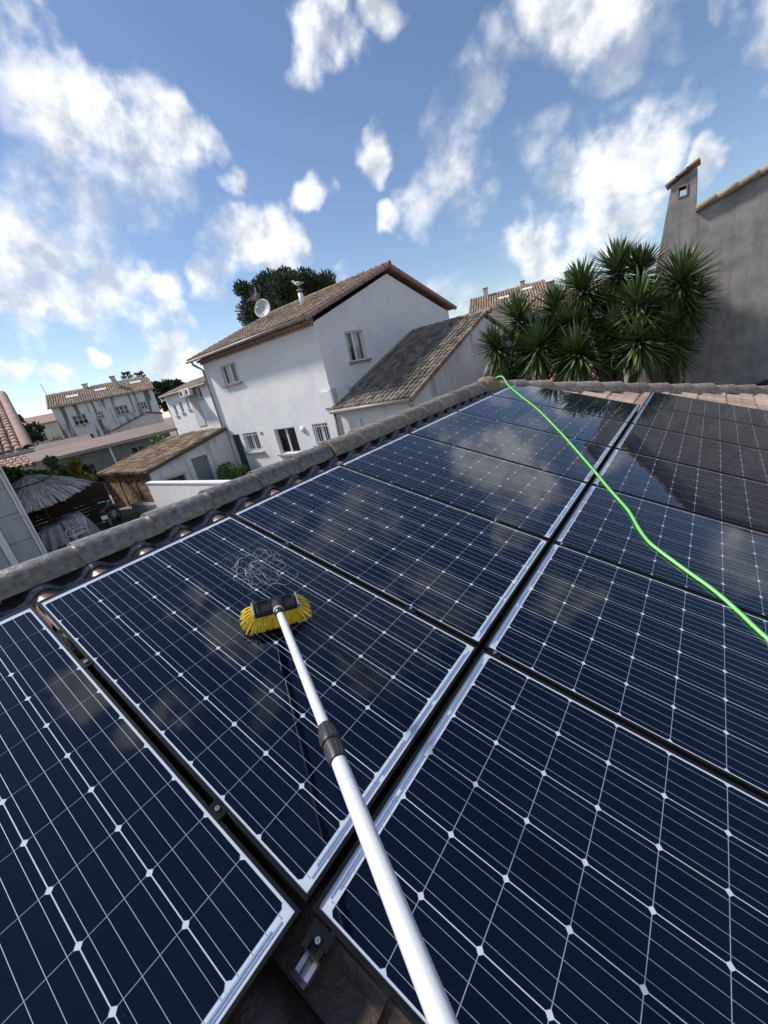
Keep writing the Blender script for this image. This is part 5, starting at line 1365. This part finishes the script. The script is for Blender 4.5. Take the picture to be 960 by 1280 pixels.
mb = MB(); mb.tube([(-.78, 0, .86), (-.55, 0, .82), (-.25, 0, .79), (-.08, 0, .82)], [.05, .10, .12, .09], 10); mb.build('seat', 'rubber', mc, smooth=True)
mb = MB(); mb.tube([(.30, .07, .84), (.70, .09, .33)], .026, 7); mb.tube([(.30, -.07, .84), (.70, -.09, .33)], .026, 7); mb.build('fork', 'aluminium', mc)
mb = MB(); mb.tube([(.16, -.36, 1.03), (.25, -.2, 1.02), (.30, 0, .97), (.25, .2, 1.02), (.16, .36, 1.03)], .016, 7); mb.build('handlebar', 'aluminium', mc)
mb = MB(); mb.lathe([(.04, 0), (.085, .05), (.09, .10), (.001, .11)], (.34, 0, .90), (1, 0, 0), 14); mb.build('headlight', 'aluminium', mc, smooth=True)
mb = MB(); mb.box((-.92, -.07, .80), (-.80, .07, .86)); mb.build('tail_light', 'moto_red', mc)
mb = MB(); mb.tube([(.05, .16, .30), (-.35, .17, .28), (-.80, .18, .38)], [.03, .04, .05], 9); mb.build('exhaust', 'aluminium', mc, smooth=True)
mb = MB(); mb.box((-.99, -.11, .50), (-.985, .11, .66)); mb.build('number_plate', 'white_paint', mc)
for s in (-1, 1):
    mb = MB(); mb.tube([(.20, s * .30, 1.03), (.16, s * .36, 1.18)], .006, 5); mb.lathe([(.055, 0), (.055, .015)], (.17, s * .37, 1.20), (-1, 0, 0), 10); mb.build('mirror', 'moto_paint', mc)

# ================================================================== VEGETATION
def leaf_cloud(mb, centers, per, ln, wd, q, up=.2):
    """many small leaf blades spread through clump volumes"""
    for (c, r_) in centers:
        c = Vector(c)
        for k in range(per):
            d = Vector((q.gauss(0, 1), q.gauss(0, 1), q.gauss(0, 1))); d.normalize()
            p_ = c + Vector((d.x, d.y, d.z * .8)) * r_ * q.random() ** .4
            t = (d + Vector((q.uniform(-.8, .8), q.uniform(-.8, .8), q.uniform(-.5, .8) + up))).normalized()
            s = t.cross(Vector((q.uniform(-1, 1), q.uniform(-1, 1), q.uniform(-1, 1)))).normalized()
            l_ = ln * q.uniform(.6, 1.3); w_ = wd * q.uniform(.7, 1.3)
            mb.add([p_ - s * w_ * .3, p_ + s * w_ * .3, p_ + t * l_ * .55 + s * w_, p_ + t * l_, p_ + t * l_ * .55 - s * w_], [(0, 1, 2, 3, 4)])
def shrub(name, label, loc, rx, ry, h, leaf, q, per=60, n=16, ln=.10, wd=.03, group=None, cat='shrub'):
    loc = Vector(loc); t = thing(name, label, cat, loc, group)
    cs = []
    for k in range(n):
        a = q.uniform(0, 6.28); r_ = q.random() ** .5
        z = h * q.uniform(.25, .85)
        cs.append((loc + Vector((math.cos(a) * rx * r_, math.sin(a) * ry * r_, z * (1 - .35 * r_))), min(rx, ry, h) * q.uniform(.28, .45)))
    mb = MB(loc)
    for (c, r_) in cs[:max(4, n // 3)]: mb.tube([loc + Vector((q.uniform(-.1, .1), q.uniform(-.1, .1), -.05)), (loc + c) / 2 + Vector((0, 0, .05)), c], [.03, .02, .008], 6)
    mb.build('stem', 'bark', t)
    mb = MB(loc); leaf_cloud(mb, cs, per, ln, wd, q); mb.build('foliage', leaf, t, kind='stuff')
    return t
vq = random.Random(77)
shrub('leafy_bush', 'bright green bush in front of the green house door', (-17.3, 10.6, 0), .75, .6, 1.25, 'shrub_leaf', vq, 120, 20, .13, .035)
hb = [(-21.7, 3.7, 4.5, 'shrub_leaf', 'green bush leftmost behind the thatched parasol'), (-21.8, 4.45, 4.35, 'shrub_leaf', 'green bush second from left behind the thatched parasol'), (-22.0, 5.2, 4.1, 'shrub_leaf', 'green bush beside the yellow one behind the parasol'),
      (-22.2, 6.0, 3.75, 'shrub_yellow', 'yellow and orange leaved bush behind the thatched parasol'), (-24.6, 7.0, 2.9, 'shrub_dark', 'dark bush between yellow bush and shed roof')]
for (x, y, h_, lf, lab) in hb: shrub('hedge_bush', lab, (x, y, 0), .75, .62, h_, lf, vq, 190, 26, .15, .045, 'bushes behind the thatched parasol')
for (az, d, h_, w_, lf, lab) in ((-66.3, 27.5, 3.35, 1.2, 'shrub_leaf', 'leafy green bush rising over the old shed roof'), (-69.3, 27.0, 2.55, .8, 'shrub_leaf', 'small bush left of the leafy one above the shed roof'), (-71.0, 28, 2.3, .8, 'shrub_leaf', 'straggly bush before the long shed post'),
                              (-77.6, 50, 5.0, 1.8, 'shrub_leaf', 'pale green tree-like bush left of the stained white house'), (-75.2, 55, 5.6, 1.4, 'shrub_yellow', 'pale yellowish bush at the corner of the stained house'), (-63.8, 30, 3.0, .7, 'shrub_leaf', 'small bush at the shed roof ridge before the pale house')):
    shrub('far_bush', lab, polar(az, d), w_, w_, h_, lf, vq, 130, 18, .22, .07, 'bushes among the far roofs')
def tree(name, label, loc, z0, z1, rx, ry, leaf, q, n=60, per=150, ln=.4, wd=.05, group=None, flat=False):
    loc = Vector(loc); t = thing(name, label, 'tree', loc, group)
    cs = []
    zc, hz = (z0 + z1) / 2, (z1 - z0) / 2
    for k in range(n):
        while True:
            d = Vector((q.uniform(-1, 1), q.uniform(-1, 1), q.uniform(-1, 1)))
            if .35 < d.length < 1: break
        sh_ = 1.0 if not flat else (1.0 - .45 * max(0, -d.z))
        c = loc + Vector((d.x * rx * sh_, d.y * ry * sh_, zc + d.z * hz))
        cs.append((c, min(rx, hz) * q.uniform(.20, .34)))
    mb = MB(loc)
    tp_ = loc + Vector((0, 0, z0 + hz * .6))
    mb.tube([loc - Vector((0, 0, .2)), loc + Vector((.12, .05, z0 * .5)), tp_], [.30, .24, .10], 10); mb.build('trunk', 'bark', t, smooth=True)
    mb = MB(loc)
    for (c, r_) in cs[::3]:
        b = loc + Vector((0, 0, z0 * q.uniform(.75, 1.1))); mb.tube([b, (b + c) / 2 + Vector((0, 0, .2)), c], [.10, .06, .02], 6)
    mb.build('limb', 'bark', t)
    mb = MB(loc); leaf_cloud(mb, cs, per, ln, wd, q, .45); mb.build('crown', leaf, t, kind='stuff')
pp = polar(-47.0, 35)
tree('stone_pine', 'dark umbrella pine rising behind the white two-storey house', pp, 7.4, 12.0, 4.0, 4.0, 'pine_leaf', vq, 190, 330, .26, .035, flat=True)
for (az, d, z0, z1, r_, lab) in ((-64.3, 70, 4, 8.9, 2.2, 'dark round tree left of the pale house roof'), (-62.4, 74, 4, 8.4, 3.2, 'dark spreading tree behind the pale house roof'), (-79.3, 60, 3, 7.6, 2.6, 'dark tree beside the pink roof tiles at left'), (-27.2, 60, 3, 7.6, 1.2, 'dark slim tree right of the white gable')):
    tree('far_tree', lab, polar(az, d), z0, z1, r_, r_, 'shrub_dark', vq, 26, 130, .5, .12, 'dark trees behind the houses')
# two thin cedars behind the long white house
for i, (az, d, zt) in enumerate(((-67.3, 85, 12.3), (-66.0, 86, 12.0))):
    loc = polar(az, d); t = thing('sparse_cedar', 'sparse layered cedar behind the stained house, ' + ('left of the pair' if i == 0 else 'right of the pair'), 'tree', loc, 'sparse cedars')
    mb = MB(loc); mb.tube([loc, loc + Vector((.2, .2, zt))], [.25, .05], 8); mb.build('trunk', 'bark', t)
    mb = MB(loc); cs = []
    for k in range(7):
        z = zt - .3 - k * .62
        for s in (-1, 1):
            for f in (.35, .7, 1.0):
                l_ = (.5 + .22 * k) * f
                cs.append((loc + Vector((.40 * s * l_ * 1.0, .92 * s * l_, z + vq.uniform(-.1, .1))), .16))
    leaf_cloud(mb, cs, 26, .30, .07, vq, 0); mb.build('crown', 'shrub_dark', t, kind='stuff')

# yuccas: heads of stiff sword leaves on leaning trunks
def yucca(label, base, heads, q):
    heads = [(CX + (x - CX) * 1.262, CY + (y - CY) * 1.262, CZ + (z - CZ) * 1.262, s * q.uniform(.92, 1.22)) for (x, y, z, s) in heads]
    base = Vector(base); t = thing('yucca', label, 'yucca', base, 'tall yuccas before the grey wall')
    for (hx, hy, hz, s) in heads:
        H = Vector((hx, hy, hz))
        mb = MB(base)
        b0 = base + Vector((q.uniform(-.25, .25), q.uniform(-.2, .2), -.05)); mid = b0.lerp(H, .55) + Vector((q.uniform(-.15, .15), q.uniform(-.1, .1), .1))
        mb.tube(catmull([b0, mid, H - Vector((0, 0, .25)), H], 4), [.13, .12, .115, .11, .10, .10, .095, .09, .085, .08, .075, .07, .06], 8); mb.build('trunk', 'bark', t, smooth=True)
        mb = MB(base); md = MB(base)
        n = int(330 * s)
        cen = Vector((base.x, base.y + .25, 2.6 + .35 * (CZ - 3.0)))
        axis = ((H - cen) * .55 + Vector((CX, CY, CZ + .4)).__sub__(H).normalized() * .55 + Vector((q.uniform(-.25, .25), 0, .75))).normalized()
        e1 = axis.orthogonal().normalized(); e2 = axis.cross(e1)
        for k in range(n):
            f = (k + .5) / n
            po = R(4 + 128 * f ** .62) + q.gauss(0, .10)
            az_ = k * 2.39996 + q.gauss(0, .12)
            d = (axis * math.cos(po) + (e1 * math.cos(az_) + e2 * math.sin(az_)) * math.sin(po)).normalized()
            o = H + axis * (.16 - .46 * f * s) + d * .04
            l_ = q.uniform(.66, .90) * s * (1.0 if f > .10 else .8)
            side = d.cross(Vector((0, 0, 1)));
            if side.length < .05: side = Vector((1, 0, 0))
            side.normalize(); w_ = q.uniform(.024, .034)
            droop = (.02 + .16 * max(0, f - .3)) * l_ * (1 + q.uniform(-.3, .5))
            pt = lambda u: o + d * l_ * u - Vector((0, 0, droop * u * u))
            nrm2 = side.cross(d).normalized()
            A, B, C_, D = pt(0), pt(.3), pt(.68), pt(1)
            M_ = md if (f > .95 or q.random() < .03) else mb
            fold = nrm2 * w_ * .35
            M_.add([A - side * w_ * .6, A + side * w_ * .6, B - side * w_, B - fold, B + side * w_, C_ - side * w_ * .8, C_ - fold * .8, C_ + side * w_ * .8, D, A - fold],
                   [(0, 9, 3, 2), (9, 1, 4, 3), (2, 3, 6, 5), (3, 4, 7, 6), (5, 6, 8), (6, 7, 8)])
        mb.build('rosette', 'yucca_leaf', t, kind='stuff')
        if md.v: md.build('dead_leaves', 'yucca_dead', t, kind='stuff')
yq = random.Random(5)
yucca('left yucca clump against the garage wall', (-3.9, 14.0, 0), [(-3.42, 10.5, 3.62, .85), (-2.95, 10.9, 4.10, .95), (-2.46, 10.6, 3.40, 1.0), (-3.30, 10.9, 2.9, .8), (-2.25, 11.4, 4.15, .85), (-2.75, 11.3, 3.55, .9), (-2.0, 11.0, 3.0, .8)], yq)
yucca('middle yucca with the highest heads and a leaning trunk', (-1.4, 14.3, 0), [(-1.60, 11.3, 4.42, 1.0), (-1.0, 11.8, 4.62, .95), (-1.72, 11.0, 3.75, .95), (-1.60, 10.6, 3.10, 1.05), (-.60, 12.0, 4.45, .85), (-1.15, 11.6, 3.85, .9), (-2.1, 11.2, 3.6, .9), (-.95, 11.2, 3.35, .9)], yq)
yucca('right yucca with broad heads spread before the grey wall', (-.4, 14.4, 0), [(-.48, 10.8, 3.12, 1.15), (-.50, 11.0, 3.78, 1.0), (.16, 11.8, 4.08, 1.0), (.30, 11.9, 3.62, 1.05), (-.12, 11.5, 3.15, .95), (-.35, 11.7, 3.4, .9), (.10, 11.6, 2.75, .85)], yq)
